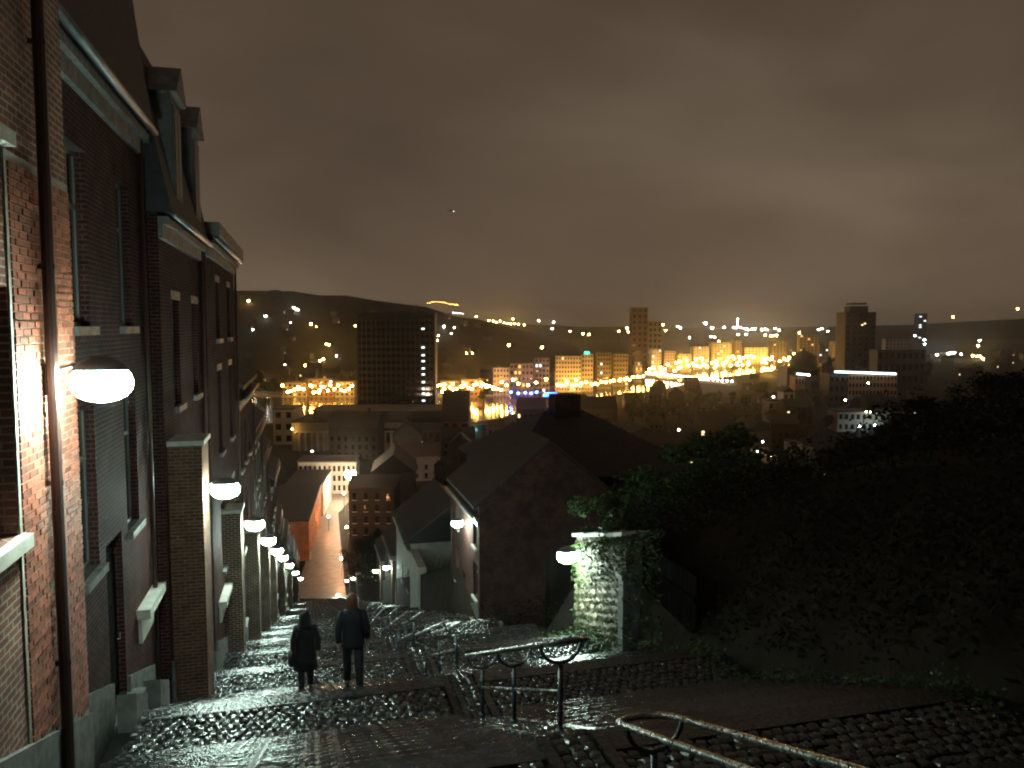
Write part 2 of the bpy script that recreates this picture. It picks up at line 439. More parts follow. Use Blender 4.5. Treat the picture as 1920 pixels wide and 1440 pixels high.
# ------------------------------------------------------------------ houses beside the stairs
def facade(mb, x, y0, y1, z0, z1, ops, s, rev=.16):
    ysx = sorted({y0, y1, *[o[0] for o in ops], *[o[1] for o in ops]}); zs = sorted({z0, z1, *[o[2] for o in ops], *[o[3] for o in ops]})
    for a, b in zip(ysx, ysx[1:]):
        for c, d in zip(zs, zs[1:]):
            if any(o[0] <= a and b <= o[1] and o[2] <= c and d <= o[3] for o in ops): continue
            mb.quad((x, a, c), (x, b, c), (x, b, d), (x, a, d))
    xi = x - s*rev
    for a, b, c, d in [o[:4] for o in ops]:
        mb.quad((x, a, c), (xi, a, c), (xi, a, d), (x, a, d)); mb.quad((x, b, c), (x, b, d), (xi, b, d), (xi, b, c))
        mb.quad((x, a, d), (xi, a, d), (xi, b, d), (x, b, d)); mb.quad((x, a, c), (x, b, c), (xi, b, c), (xi, a, c))
def window(root, x, o, s, fm, sillm, lintm, sill_h=.13):
    a, b, c, d = o[:4]; xi = x - s*.13
    def bx(m_, xa, xb, ya, yb, za, zb): m_.box(min(xa, xb), max(xa, xb), ya, yb, za, zb)
    f = MB(); w = .07
    bx(f, xi, xi-s*.05, a+.005, a+w, c+.005, d-.005); bx(f, xi, xi-s*.05, b-w, b-.005, c+.005, d-.005)
    bx(f, xi, xi-s*.05, a+w, b-w, d-w, d-.005); bx(f, xi, xi-s*.05, a+w, b-w, c+.005, c+w)
    mid = (a+b)/2; bx(f, xi+s*.005, xi-s*.045, mid-.035, mid+.035, c+w, d-w)
    tz = c+(d-c)*.68; bx(f, xi+s*.002, xi-s*.04, a+w, b-w, tz-.03, tz+.03)
    wdw = part(f, 'window', fm, root)
    g = MB().quad((xi-s*.03, a, c), (xi-s*.03, b, c), (xi-s*.03, b, d), (xi-s*.03, a, d)); part(g, 'pane', m_glass, wdw)
    sm = MB(); bx(sm, x-s*.1, x+s*.11, a-.08, b+.08, c-sill_h, c-.002); part(sm, 'sill', sillm, wdw)
    if lintm:
        lm = MB(); n = 7
        bx(lm, x-s*.05, x+s*.025, a-.12, b+.12, d+.002, d+.2); part(lm, 'lintel', lintm, wdw)
def house(s, y0, y1, xf, eave, label, wallm, ops, doors=(), roofm=None, depth=9.0, rise=3.4, frame=None, sillm=None, lintm=None, plinth=None, mansard=False, setb=.5, pipe=True, name='terraced_house', group=None, chim=True, gutter=True):
    zb = gz(y1)-1.2; gm = (y0+y1)/2
    root = thing(name, label, 'house', (xf, gm, gz(gm)), 0, group)
    sillm = sillm or m_stone; frame = frame or m_frame
    allops = list(ops)+[(a, b, c, d) for a, b, c, d in doors]
    w = MB(); facade(w, xf, y0, y1, zb, eave, allops, s)
    xb = xf - s*depth
    w.quad((xf, y0, zb), (xb, y0, zb), (xb, y0, eave), (xf, y0, eave)); w.quad((xf, y1, zb), (xf, y1, eave), (xb, y1, eave), (xb, y1, zb))
    w.quad((xb, y0, zb), (xb, y1, zb), (xb, y1, eave), (xb, y0, eave))
    xr = xf - s*depth/2
    if not mansard:
        for yy_ in (y0, y1): w.poly([(xf, yy_, eave), (xb, yy_, eave), (xr, yy_, eave+rise)])
    part(w, 'wall', wallm, root)
    for o in ops: window(root, xf, o, s, frame, sillm, lintm)
    for a, b, c, d in doors:
        dm = MB(); xa = xf-s*.12; dm.box(min(xa, xa-s*.06), max(xa, xa-s*.06), a, b, c, d-.4)
        for pz in (c+.25, c+1.05): dm.box(min(xa, xa+s*.012), max(xa, xa+s*.012), a+.12, b-.12, pz, pz+.62)
        dr = part(dm, 'door', m_door, root)
        hm = MB().tube([(xa+s*.02, b-.1, c+1.0), (xa+s*.06, b-.1, c+1.0), (xa+s*.06, b-.1, c+1.12)], .012, 6); part(hm, 'handle', m_zinc, dr)
        fm = MB().quad((xa-s*.02, a, d-.4), (xa-s*.02, b, d-.4), (xa-s*.02, b, d), (xa-s*.02, a, d)); part(fm, 'pane', m_glass, dr)
        st = MB().box(min(xf-s*.02, xf+s*.28), max(xf-s*.02, xf+s*.28), a-.15, b+.15, c-.5, c-.02); part(st, 'doorstep', m_stone, root)
    # sloping stone plinth
    pl = MB(); ph = .75; n = len(pl.v); xo = xf+s*.06
    segs = [(y0, y1)]
    for a, b, c, d in doors:
        nw = []
        for p, q in segs:
            if p < a-.02 and b+.02 < q: nw += [(p, a-.02), (b+.02, q)]
            else: nw.append((p, q))
        segs = nw
    for p, q in segs:
        pl.prism([(p, plane(p)-1.5), (q, plane(q)-1.5), (q, plane(q)+ph), (p, plane(p)+ph)], 'x', min(xo, xf-s*.03), max(xo, xf-s*.03))
    part(pl, 'plinth', plinth or m_stone, root)
    # roof
    r = MB(); ov = .28
    if mansard:
        prof = [(xf+s*ov, eave+.02), (xf-s*setb, eave+rise), (xr, eave+rise+.8), (xb+s*setb, eave+rise), (xb-s*ov, eave+.02)]
    else:
        k_ = rise/(depth/2)
        prof = [(xf+s*ov, eave-ov*k_+.03), (xr, eave+rise+.03), (xb-s*ov, eave-ov*k_+.03), (xb-s*ov, eave-ov*k_+.18), (xr, eave+rise+.2), (xf+s*ov, eave-ov*k_+.18)]
    r.prism(prof, 'y', y0+.003, y1-.003); rf = part(r, 'roof', roofm or m_slate, root)
    if chim:
        cm = MB(); cxx = xr - s*.4; cm.box(cxx-.35, cxx+.35, y1-1.1, y1-.3, eave+rise-1.5, eave+rise+1.5); cm.box(cxx-.42, cxx+.42, y1-1.17, y1-.23, eave+rise+1.5, eave+rise+1.65)
        for q in (-.18, .18): cm.tube([(cxx+q, y1-.7, eave+rise+1.65), (cxx+q, y1-.7, eave+rise+2.0)], .1, 8)
        part(cm, 'chimney', m_brick_dk, rf)
    # cornice and gutter
    zc = eave-(.55 if not mansard else .0)
    cm = MB(); xa, xb2 = xf-s*.05, xf+s*.2
    cm.box(min(xa, xb2), max(xa, xb2), y0+.01, y1-.01, zc-.22, zc-.06); xb3 = xf+s*.1
    cm.box(min(xa, xb3), max(xa, xb3), y0+.01, y1-.01, zc-.5, zc-.22); part(cm, 'cornice', m_stone, root)
    if gutter:
        gm_ = MB().tube([(xf+s*.32, y0+.05, zc-.02), (xf+s*.32, y1-.05, zc-.02)], .065, 8); part(gm_, 'gutter', m_zinc, root, True)
    if pipe:
        pm = MB().tube([(xf+s*.09, y1-.35, zc-.1), (xf+s*.09, y1-.35, gz(y1)-.2)], .045, 8); part(pm, 'downpipe', m_pipe, root, True)
    return root

# house A: the lit brick house at the left edge of the picture
XA = -2.6
opsA = [(6.75, 8.10, .07, 2.35), (6.75, 8.10, 3.75, 6.0), (3.6, 5.0, .07, 2.35), (3.6, 5.0, 3.75, 6.0)]
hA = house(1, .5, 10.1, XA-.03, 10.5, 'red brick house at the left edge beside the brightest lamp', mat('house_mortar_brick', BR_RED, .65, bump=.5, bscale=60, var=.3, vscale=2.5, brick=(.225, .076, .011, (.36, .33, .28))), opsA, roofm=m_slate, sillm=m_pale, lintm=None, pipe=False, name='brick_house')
# separate bricks on the lit stretch of house A
bk = MB(); BW, BH = .213, .064
bk.prism([(-BW/2, -BH/2), (BW/2, -BH/2), (BW/2, BH/2), (-BW/2, BH/2)], 'x', -.02, .014)
for v in range(4, 8):
    x, y, z = bk.v[v]; bk.v[v] = (x, y*.975, z*.93)
bk_me = bk.mesh('brick', m_brickpc); hb = MB()
hb.prism([(-.051, -BH/2), (.051, -BH/2), (.051, BH/2), (-.051, BH/2)], 'x', -.02, .014); hb_me = hb.mesh('brick', m_brickpc)
mo = MB().box(XA-.028, XA-.012, 8.12, 10.09, -4.2, 3.6); part(mo, 'mortar_bed', m_mortar, hA)
bricks = []
for c in range(100):
    z = -4.1+c*.0765
    if z > 3.5: break
    off = .1125 if c % 2 else 0
    y = 10.1 - off
    if off: bricks.append((10.1-.0565, z, 1))
    while y-.225 > 8.1:
        bricks.append((y-.1125, z, 0)); y -= .225
    if y-8.1 > .1: bricks.append((y-.0565, z, 1))
bricks = [b for b in bricks if b[1] > plane(b[0])+.78]
bricks.sort(key=lambda b: (b[1]-.2)**2+((b[0]-9.2)*1.0)**2)
rest = MB(); ra = base_of(hA).location
for i, (y, z, hlf) in enumerate(bricks):
    dx = rnd.uniform(-.004, .003)
    if i < 298: put('brick', hb_me if hlf else bk_me, hA, (XA-.014+dx-ra.x, y-ra.y, z-ra.z), (rnd.uniform(-.01, .01), 0, 0))
    else:
        g = hb if hlf else bk; n = len(rest.v); rest.v += [(XA-.014+dx+vx, y+vy, z+vz) for vx, vy, vz in g.v]; rest.f += [tuple(n+q for q in f) for f in g.f]
o = part(rest, 'brickwork', m_brickpc, hA); o['kind'] = 'stuff'
pm = MB().tube([(XA+.085, 8.93, 10.3), (XA+.085, 8.93, -3.1)], .06, 10)
for z in (-1.5, .4, 2.6, 4.8): pm.box(XA-.01, XA+.15, 8.90, 8.96, z-.025, z+.025)
part(pm, 'downpipe', m_pipe, hA)
q = MB()                                         # pale quoin pieces low on the corner
wall_lamp(XA, 9.0, 1.46, 1, .52, 'brightest wall lamp, on the red brick house at the left edge')

# house B and on
opsB = [(12.3, 13.3, 2.0, 4.6), (15.3, 16.3, 2.0, 4.6), (12.3, 13.3, -1.7, .8), (15.3, 16.3, -1.7, .8)]
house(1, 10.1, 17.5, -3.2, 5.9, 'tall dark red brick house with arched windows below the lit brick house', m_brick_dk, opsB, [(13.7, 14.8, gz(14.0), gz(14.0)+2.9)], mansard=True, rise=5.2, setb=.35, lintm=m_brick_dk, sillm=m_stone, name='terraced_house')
houses = []
# house C with pale dormers in its mansard
opsC = [(18.9, 19.9, -3.6, -1.3), (22.0, 23.0, -3.6, -1.3), (18.9, 19.9, .2, 2.6), (22.0, 23.0, .2, 2.6)]
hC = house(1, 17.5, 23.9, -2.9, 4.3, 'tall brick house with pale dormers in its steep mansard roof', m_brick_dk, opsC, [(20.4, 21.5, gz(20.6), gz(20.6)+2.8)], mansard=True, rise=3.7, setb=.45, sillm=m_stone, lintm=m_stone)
for ya, yb in ((18.6, 19.8), (21.8, 23.0)):
    dm = part(MB().box(-4.2, -2.75, ya, yb, 4.5, 7.0).prism([(ya-.15, 7.0), (yb+.15, 7.0), ((ya+yb)/2, 7.7)], 'x', -4.2, -2.6), 'dormer', m_stone, hC)
    part(MB().box(-2.76, -2.71, ya+.12, yb-.12, 4.8, 6.8), 'window', m_frame, dm)
    for q in (0, 1): part(MB().box(-2.73, -2.70, ya+.2+q*.44, ya+.56+q*.44, 4.9, 6.7), 'pane', m_glass, dm)
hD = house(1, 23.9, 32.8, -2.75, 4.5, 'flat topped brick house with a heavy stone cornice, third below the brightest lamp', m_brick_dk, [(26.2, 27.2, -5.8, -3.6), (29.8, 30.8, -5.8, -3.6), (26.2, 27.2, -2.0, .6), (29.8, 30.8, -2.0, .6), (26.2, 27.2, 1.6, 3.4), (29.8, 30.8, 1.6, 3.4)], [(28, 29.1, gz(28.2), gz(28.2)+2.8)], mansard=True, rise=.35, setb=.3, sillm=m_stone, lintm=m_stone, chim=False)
part(MB().box(-3.2, -2.35, 23.95, 32.75, 4.56, 4.95), 'parapet', m_stone, hD)
ys_ = 32.8; i = 0
lab = ['brick house beside the third wall lamp down', 'grey rendered house with pale sills between two lamps', 'brick house by the fourth lamp down', 'dark terraced house further down the left row']
while ys_ < 168:
    y1 = ys_+8.6; ym = (ys_+y1)/2; ev = plane(ym)+(12.0 if ys_ < 60 else 9.2)
    g0 = plane(ym)
    ops = [(ys_+.9, ys_+1.9, g0+1.9, g0+4.0), (ys_+5.9, ys_+6.9, g0+1.2, g0+3.4)]
    ops += [(ys_+a, ys_+a+1.0, g0+5.0, g0+7.2) for a in (.9, 3.4, 5.9)]
    if ys_ < 60: ops += [(ys_+a, ys_+a+1.0, g0+8.4, g0+10.2) for a in (.9, 3.4, 5.9)]
    wm = [m_brick_dk, m_render_gr, m_brick_tan, m_brick_dk][i % 4]
    lb = lab[i] if i < 3 else 'dark terraced house, '+['seventh', 'eighth', 'ninth', 'tenth', 'eleventh', 'twelfth', 'thirteenth', 'fourteenth', 'fifteenth', 'sixteenth', 'seventeenth', 'eighteenth', 'nineteenth', 'twentieth', 'last'][min(i-1, 14)]+' down the left side of the stairs'
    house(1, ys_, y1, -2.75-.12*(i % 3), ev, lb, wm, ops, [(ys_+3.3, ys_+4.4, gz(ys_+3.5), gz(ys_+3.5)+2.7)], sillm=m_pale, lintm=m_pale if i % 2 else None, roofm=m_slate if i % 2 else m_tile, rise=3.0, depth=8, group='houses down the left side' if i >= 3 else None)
    ys_ = y1; i += 1
# brick piers between the houses that carry the lamps
ordn = ['second', 'third', 'fourth', 'fifth', 'sixth', 'seventh', 'eighth', 'ninth', 'tenth', 'eleventh', 'twelfth', 'thirteenth', 'fourteenth', 'fifteenth', 'sixteenth']
ly = [18.1, 27.2, 35.6, 44.2, 52.8, 68, 94, 134]
for i, y in enumerate(ly):
    zl = plane(y)+4.5
    pier = MB().box(-3.3, -2.22, y-.35, y+.75, plane(y)-1.2, zl+1.0 if i == 0 else zl+.45); pier_root = None
    far = 'of the lamps far down the left side' 
    o = one(pier, 'brick_pier', m_brick_tan if i else mat('pier_brick', (.17, .07, .04), .85, spec=.12, bump=.5, bscale=60, var=.25, brick=(.225, .076, .011, (.17, .15, .13))), f'slim brick pier under the {ordn[i]} lamp down the left side', 'pier', (-2.75, y, plane(y)), 'lamp piers on the left houses')
    part(MB().box(-3.3, -2.17, y-.40, y+.80, zl+(1.0 if i == 0 else .45), zl+(1.1 if i == 0 else .55)), 'cap_stone', m_pale, o)
    wall_lamp(-2.22, y, zl, 1, .42, f'{ordn[i]} wall lamp down the left side, above a brick pier')
    # pale apron panel of the window bay beside the pier
    xw_ = (-3.2, -2.75)[min(i, 1)]
    ap = MB().box(xw_-.05, xw_+.24, y-2.3, y-.36, zl-2.0, zl-1.82).box(xw_-.05, xw_+.06, y-2.2, y-.37, zl-2.5, zl-2.0)
    if i < 2: one(ap, 'stone_canopy', m_pale, f'pale stone ledge beside the pier of the {ordn[i]} left lamp', 'ledge', (-2.7, y-1.2, zl-3), 'pale ledges on the left houses')

# sloping stone boot guards at the wall foot on the left
for i, y in enumerate((13.6, 15.6, 19.8, 22.4, 29.5)):
    g = MB().prism([(y-.45, plane(y)-.3), (y+.45, plane(y)-.6), (y+.45, plane(y)+.35), (y-.45, plane(y)+.75)], 'x', -3.0 if i < 2 else -2.8, -2.72 if i < 2 else -2.52)
    one(g, 'doorstep_block', m_stone, ['wet stone block at the wall foot nearest the brick house', 'second wet stone block along the left wall foot', 'stone block under the pale ledge on the left', 'stone block at the foot of the bay window house', 'farthest stone block along the left wall foot'][i], 'stone block', (-2.8, y, plane(y)))

# ------------------------------------------------------------------ right side: rubble wall with ivy, houses
XW = XR
wall_y1 = 21.6
def wtop(y): return plane(y)+2.75
rw = thing('rubble_wall', 'rough rubble stone wall with ivy carrying a lamp right of the stairs', 'wall', (XW, 17, plane(17)))
w = MB()
pts_y = [-4, 2, 6, 10, 14.6]
w.prism([(17.9, plane(17.9)-2), (wall_y1, plane(wall_y1)-2), (wall_y1, wtop(wall_y1)+.25), (17.9, wtop(17.9))], 'x', XW+.06, XW+.7)
part(w, 'mortar_core', m_rubmor, rw)
sr = random.Random(11); st_geo = []
for v in range(8):
    g = MB(); 
    def rg(s, x, jig): return [(x, sy*.5*s+sr.uniform(-jig, jig), sz*.5*s+sr.uniform(-jig, jig)) for sy, sz in ((-1,-.8),(-.2,-1),(.9,-.9),(1,.1),(.8,1),(-.1,.95),(-.95,.7),(-1,-.1))]
    a, b, c = rg(1, .12, .05), rg(.95, .0, .07), rg(.55, -.05, .08)
    g.v = a+b+c+[(-.065, 0, 0)]
    for s in (0, 8):
        for j in range(8): g.f.append((s+j, s+8+j, s+8+(j+1) % 8, s+(j+1) % 8))
    for j in range(8): g.f.append((16+j, 24, 16+(j+1) % 8))
    st_geo.append(g)
st_me = [g.mesh('stone', m_rubble) for g in st_geo]
stones = []
for (ya, yb) in ((17.95, wall_y1), (17.95, 17.95)):
    r_ = 0; zz = -.2
    y = ya
    zrel = -.3
    while zrel < 2.75:
        h = sr.uniform(.15, .26); y = ya
        while y < yb-.08:
            wd = min(sr.uniform(.18, .42), yb-y); ym = y+wd/2
            stones.append((ym, plane(ym)+zrel+h/2+sr.uniform(-.02, .02), wd*.96, h*.96)); y += wd
        zrel += h
stones.sort(key=lambda q: (q[0]-20.6)**2)
rest = MB(); ra = rw.location
for i, (y, z, wd, h) in enumerate(stones):
    v = sr.randrange(8); x = XW+.05+sr.uniform(-.02, .03)
    if i < 295: put('stone', st_me[v], rw, (x-ra.x, y-ra.y, z-ra.z), (sr.uniform(-.08, .08), 0, 0), (1, wd, h))
    else:
        n = len(rest.v); rest.v += [(x+vx, y+vy*wd, z+vz*h) for vx, vy, vz in st_geo[v].v]; rest.f += [tuple(n+q for q in f) for f in st_geo[v].f]
o = part(rest, 'stonework', m_rubble, rw); o['kind'] = 'stuff'
es = MB()                                        # far end face of the wall
cp_ = MB().prism([(17.9, wtop(17.9)+.002), (wall_y1+.06, wtop(wall_y1)+.252), (wall_y1+.06, wtop(wall_y1)+.36), (17.9, wtop(17.9)+.12)], 'x', XW-.06, XW+.78); part(cp_, 'coping', m_pale, rw)
gp = MB().box(XW-.12, XW+.5, 17.62, 17.92, plane(17.9)-1, plane(17.9)+1.75); gp.box(XW-.18, XW+.5, 17.58, 17.96, plane(17.9)+1.75, plane(17.9)+1.87)
one(gp, 'gate_jamb', m_stone, 'pale stone jamb of the dark gateway in the rubble wall', 'gate post', (XW, 17.8, plane(17.8)))
gt = thing('garden_gate', 'dark board gate set in the rubble wall', 'gate', (XW+.4, 16.2, plane(16.2)))
for i in range(14): part(MB().box(XW+.38, XW+.42, 14.85+i*.2, 15.035+i*.2, plane(16.2)-.6, plane(16.2)+2.1), 'board', m_door, gt)
for z in (.0, 1.5): part(MB().box(XW+.345, XW+.375, 14.85, 17.6, plane(16.2)+z, plane(16.2)+z+.12), 'rail', m_door, gt)
wall_lamp(XW, 20.75, -4.42, -1, .5, 'wall lamp on the ivy covered rubble wall right of the stairs')

# leaves
def leaf_cloud(n, sampler, size, seed, drop=.3):
    r = random.Random(seed); mb = MB()
    for _ in range(n):
        p = Vector(sampler(r)); s = size*r.uniform(.6, 1.3)
        a = Vector((r.gauss(0, 1), r.gauss(0, 1), r.gauss(0, .6))).normalized(); b = a.cross(Vector((r.gauss(0, 1), r.gauss(0, 1), r.gauss(0, 1)))).normalized()
        mb.quad(p-a*s, p+b*s*.45, p+a*s, p-b*s*.45)
    return mb
def blob_sampler(clumps):
    def f(r):
        c, rad = clumps[r.randrange(len(clumps))]
        v = Vector((r.gauss(0, 1), r.gauss(0, 1), r.gauss(0, 1))).normalized()*rad*(r.random()**.4)
        return (c[0]+v.x, c[1]+v.y, c[2]+v.z*.8)
    return f
iv = thing('ivy_bush', 'green ivy bush spilling over the wall top above the lamp', 'bush', (XW+.5, 20.9, wtop(20.9)))
cl = [((XW+.45+rnd.uniform(-.5, .9), 20.2+rnd.uniform(-1.2, 1.5), wtop(20.9)+rnd.uniform(.2, 1.3)), rnd.uniform(.2, .45)) for _ in range(14)]
part(leaf_cloud(4200, blob_sampler(cl), .07, 1), 'foliage', m_leaf, iv)
sm = MB()
for c, rad in cl: sm.tube([(XW+.5, 20.9, wtop(20.9)-.2), ((XW+.5+c[0])/2, (20.9+c[1])/2, c[2]-.3), c], .015, 5)
part(sm, 'stems', m_bark, iv)
def ivy_s(r):
    y = r.uniform(15.5, 21.5); z = plane(y)+(r.random()**2.2)*2.6 if r.random() < .45 else wtop(y)-(r.random()**2)*1.2
    return (XW-.04-r.random()*.1, y, z)
iw = one(leaf_cloud(2600, ivy_s, .055, 5), 'wall_ivy', m_leaf, 'thin ivy creeping over the rubble wall face', 'ivy', (XW, 19, plane(19))); iw['kind'] = 'stuff'
def weed_s(r):
    y = r.uniform(18.0, 21.8); return (XW-.1-abs(r.gauss(0, .45)), y, gz(y)+abs(r.gauss(0, .08)))
wd_ = one(leaf_cloud(1500, weed_s, .05, 6), 'wall_foot_weeds', m_leaf, 'wet green weeds growing at the foot of the rubble wall', 'weeds', (XW, 19.5, plane(19.5))); wd_['kind'] = 'stuff'

# houses on the right
opsR1 = [(37.5, 38.5, -11.6, -9.8), (42.3, 43.3, -12.3, -10.4), (37.6, 38.5, -9.0, -7.6), (42.3, 43.3, -9.2, -7.7)]
hR = house(-1, 37.0, 44.6, 7.95, -6.7, 'brick house with steep dark roof and pale sills right of the stairs', mat('dark_red_brick', (.10, .030, .024), .85, spec=.12, bump=.5, bscale=60, var=.3, vscale=2, brick=(.225, .076, .011, (.12, .10, .09))), opsR1, [(40.6, 41.6, gz(40.8), gz(40.8)+2.5)], depth=7.2, rise=2.9, sillm=m_pale, roofm=m_tile, frame=m_frame, pipe=True, chim=False, name='brick_house')  # brick in one lowered red base tone all round
wall_lamp(7.95, 39.9, -8.2, -1, .55, 'wall lamp on the steep roofed brick house right of the stairs')
r2 = thing('hip_roof_house', 'large dark house with hipped roof and a square chimney block above it', 'house', (17, 51, plane(51)))
part(MB().box(11.5, 24, 45.5, 58, plane(58)-3, -7.2), 'wall', m_render_gr, r2)
hr = MB(); xa, xb, ya, yb, ze, zr = 10.9, 24.6, 44.9, 58.6, -7.2, -3.7
hr.v = [(xa, ya, ze), (xb, ya, ze), (xb, yb, ze), (xa, yb, ze), (15.5, 51.0, zr), (18.2, 51.0, zr)]
hr.f = [(0, 1, 5, 4), (1, 2, 5), (2, 3, 4, 5), (3, 0, 4), (3, 2, 1, 0)]
rf = part(hr, 'roof', m_slate, r2)
part(MB().box(16.0, 17.8, 50.2, 51.7, zr-1.3, -2.6), 'chimney', m_brick_dk, rf)
for i in range(3):
    part(MB().box(12.3+i*2.6, 13.5+i*2.6, 45.44, 45.49, -11, -9), 'window', m_glass, r2)
r3 = house(-1, 63.0, 74.5, 7.9, plane(63)+5.4, 'pale rendered gable house below the steep roofed brick house', m_render, [(65, 66, plane(66)+1.6, plane(66)+3.4), (69, 70, plane(66)+1.2, plane(66)+3.0)], [(67, 68, gz(67.2), gz(67.2)+2.3)], depth=7.4, rise=2.8, roofm=m_slate, sillm=m_pale, name='rendered_house')
part(MB().prism([(7.2, plane(63)+5.4), (15.9, plane(63)+5.4), (11.6, plane(63)+8.6)], 'y', 62.7, 62.99), 'verge_board', m_frame_dk, r3)
pw = MB().box(7.7, 8.3, 57.5, 62.6, plane(60)-2, plane(60)+4.0); one(pw, 'garden_wall', m_render, 'pale rendered boundary wall in front of the gable house', 'wall', (8, 60, plane(60)))
for i, (y, lb_) in enumerate(((76.5, 'nearer of the two lamps before the pale gable house'), (89.5, 'farther of the two lamps before the pale gable house'), (140, 'small wall lamp low on the right by the trees'), (166, 'farthest wall lamp on the right near the foot of the stairs'))):
    pier = MB().box(7.6, 8.5, y-.4, y+.6, plane(y)-1.2, plane(y)+4.6)
    o = one(pier, 'brick_pier', m_brick_tan, 'brick pier carrying the '+lb_.split(' by ')[0].split(' before ')[0].split(' near ')[0]+(' on the right' if i < 2 else ''), 'pier', (8, y, plane(y)), 'lamp piers on the right')
    part(MB().box(7.55, 8.5, y-.45, y+.65, plane(y)+4.6, plane(y)+4.7), 'cap_stone', m_pale, o)
    wall_lamp(7.6, y, plane(y)+3.9, -1, .5, lb_)
house(-1, 78, 88.6, 8.1, plane(83)+6.5, 'dark terraced house between the two lower right lamps', m_brick_dk, [(80, 81, plane(83)+3, plane(83)+5), (85, 86, plane(83)+3, plane(83)+5)], depth=8, rise=3, sillm=m_pale)
house(-1, 91, 101, 8.2, plane(96)+6.5, 'dark house below the farther lower right lamp', m_brick_dk, [(93, 94, plane(96)+3, plane(96)+5), (98, 99, plane(96)+3, plane(96)+5)], depth=8, rise=3, sillm=m_pale)
lo = MB().prism([(101.5, plane(101.5)-2), (172, plane(172)-1), (172, plane(172)+2.4), (101.5, plane(101.5)+2.4)], 'x', 7.8, 8.4)
one(lo, 'boundary_wall', m_brick_dk, 'long dark brick boundary wall beside the lower stairs', 'wall', (8, 135, plane(135)))
gw = MB().prism([(21.7, plane(21.7)-2), (36.8, plane(36.8)-2), (36.8, plane(36.8)+2.3), (21.7, plane(21.7)+2.3)], 'x', 11.4, 11.8)
one(gw, 'dark_garden_wall', mat('dark_grey_wall', (.022, .022, .026), .8, bump=.5, bscale=10, var=.3), 'dark garden wall between the rubble wall and the brick house', 'wall', (11.5, 30, plane(30)))  # even near-black base colour over the whole wall

# ------------------------------------------------------------------ railing
def railing(ya, yb, label, nposts):
    def zz(y):
        t = (y-ya)/(yb-ya); return za+(zb_-za)*t
    za, zb_ = med_z(ya)+.02, med_z(yb)+.02
    xc = (XM0+XM1)/2; h = 1.0; rw_ = .23
    t = thing('stair_railing', label, 'railing', (xc, ya, za), 0, 'railings down the middle of the stairs')
    pts = []
    n = 10
    for i in range(n+1):
        y = ya+.2+(yb-ya-.4)*i/n; pts.append((xc-rw_, y, zz(y)+h))
    for i in range(1, 8):
        an = PI*i/8; y = yb-.2+.23*math.sin(an); pts.append((xc-rw_*math.cos(an), y, zz(y)+h))
    for i in range(n+1):
        y = yb-.2-(yb-ya-.4)*i/n; pts.append((xc+rw_, y, zz(y)+h))
    for i in range(1, 8):
        an = PI*i/8; y = ya+.2-.23*math.sin(an); pts.append((xc+rw_*math.cos(an), y, zz(y)+h))
    pts.append(pts[0])
    part(MB().tube(pts, .027, 8, False), 'handrail', m_railtop, t, True)
    part(MB().tube([(xc, ya+.3, zz(ya+.3)+.46), (xc, yb-.3, zz(yb-.3)+.46)], .021, 8), 'middle_rail', m_railtop, t, True)
    for i in range(nposts):
        y = ya+.32+(yb-ya-.64)*i/(nposts-1); z = zz(y)
        p = part(MB().tube([(xc, y, z-.15), (xc, y, z+h-rw_-.02)], .028, 10).tube([(xc, y, z-.02), (xc, y, z+.05)], .05, 10), 'post', m_rail, t, True)
        part(MB().tube([(xc-rw_*math.cos(PI*j/10), y, z+h-rw_*math.sin(PI*j/10)) for j in range(11)], .02, 6), 'bracket', m_rail, p, True)
rl = ['nearest handrail section, cut by the bottom of the picture', 'railing section ending in a loop before the gap near the camera', 'second looped railing section down the stairs', 'third looped railing section down the stairs', 'fourth looped railing section down the stairs', 'fifth looped railing section down the stairs', 'sixth looped railing section down the stairs', 'seventh looped railing section down the stairs']
railing(-2.6, 5.75, rl[0], 5)
for k in range(7): railing(NOSE0+PER*k-.05, NOSE0+PER*k+PER-LAND+.1, rl[k+1], 3)

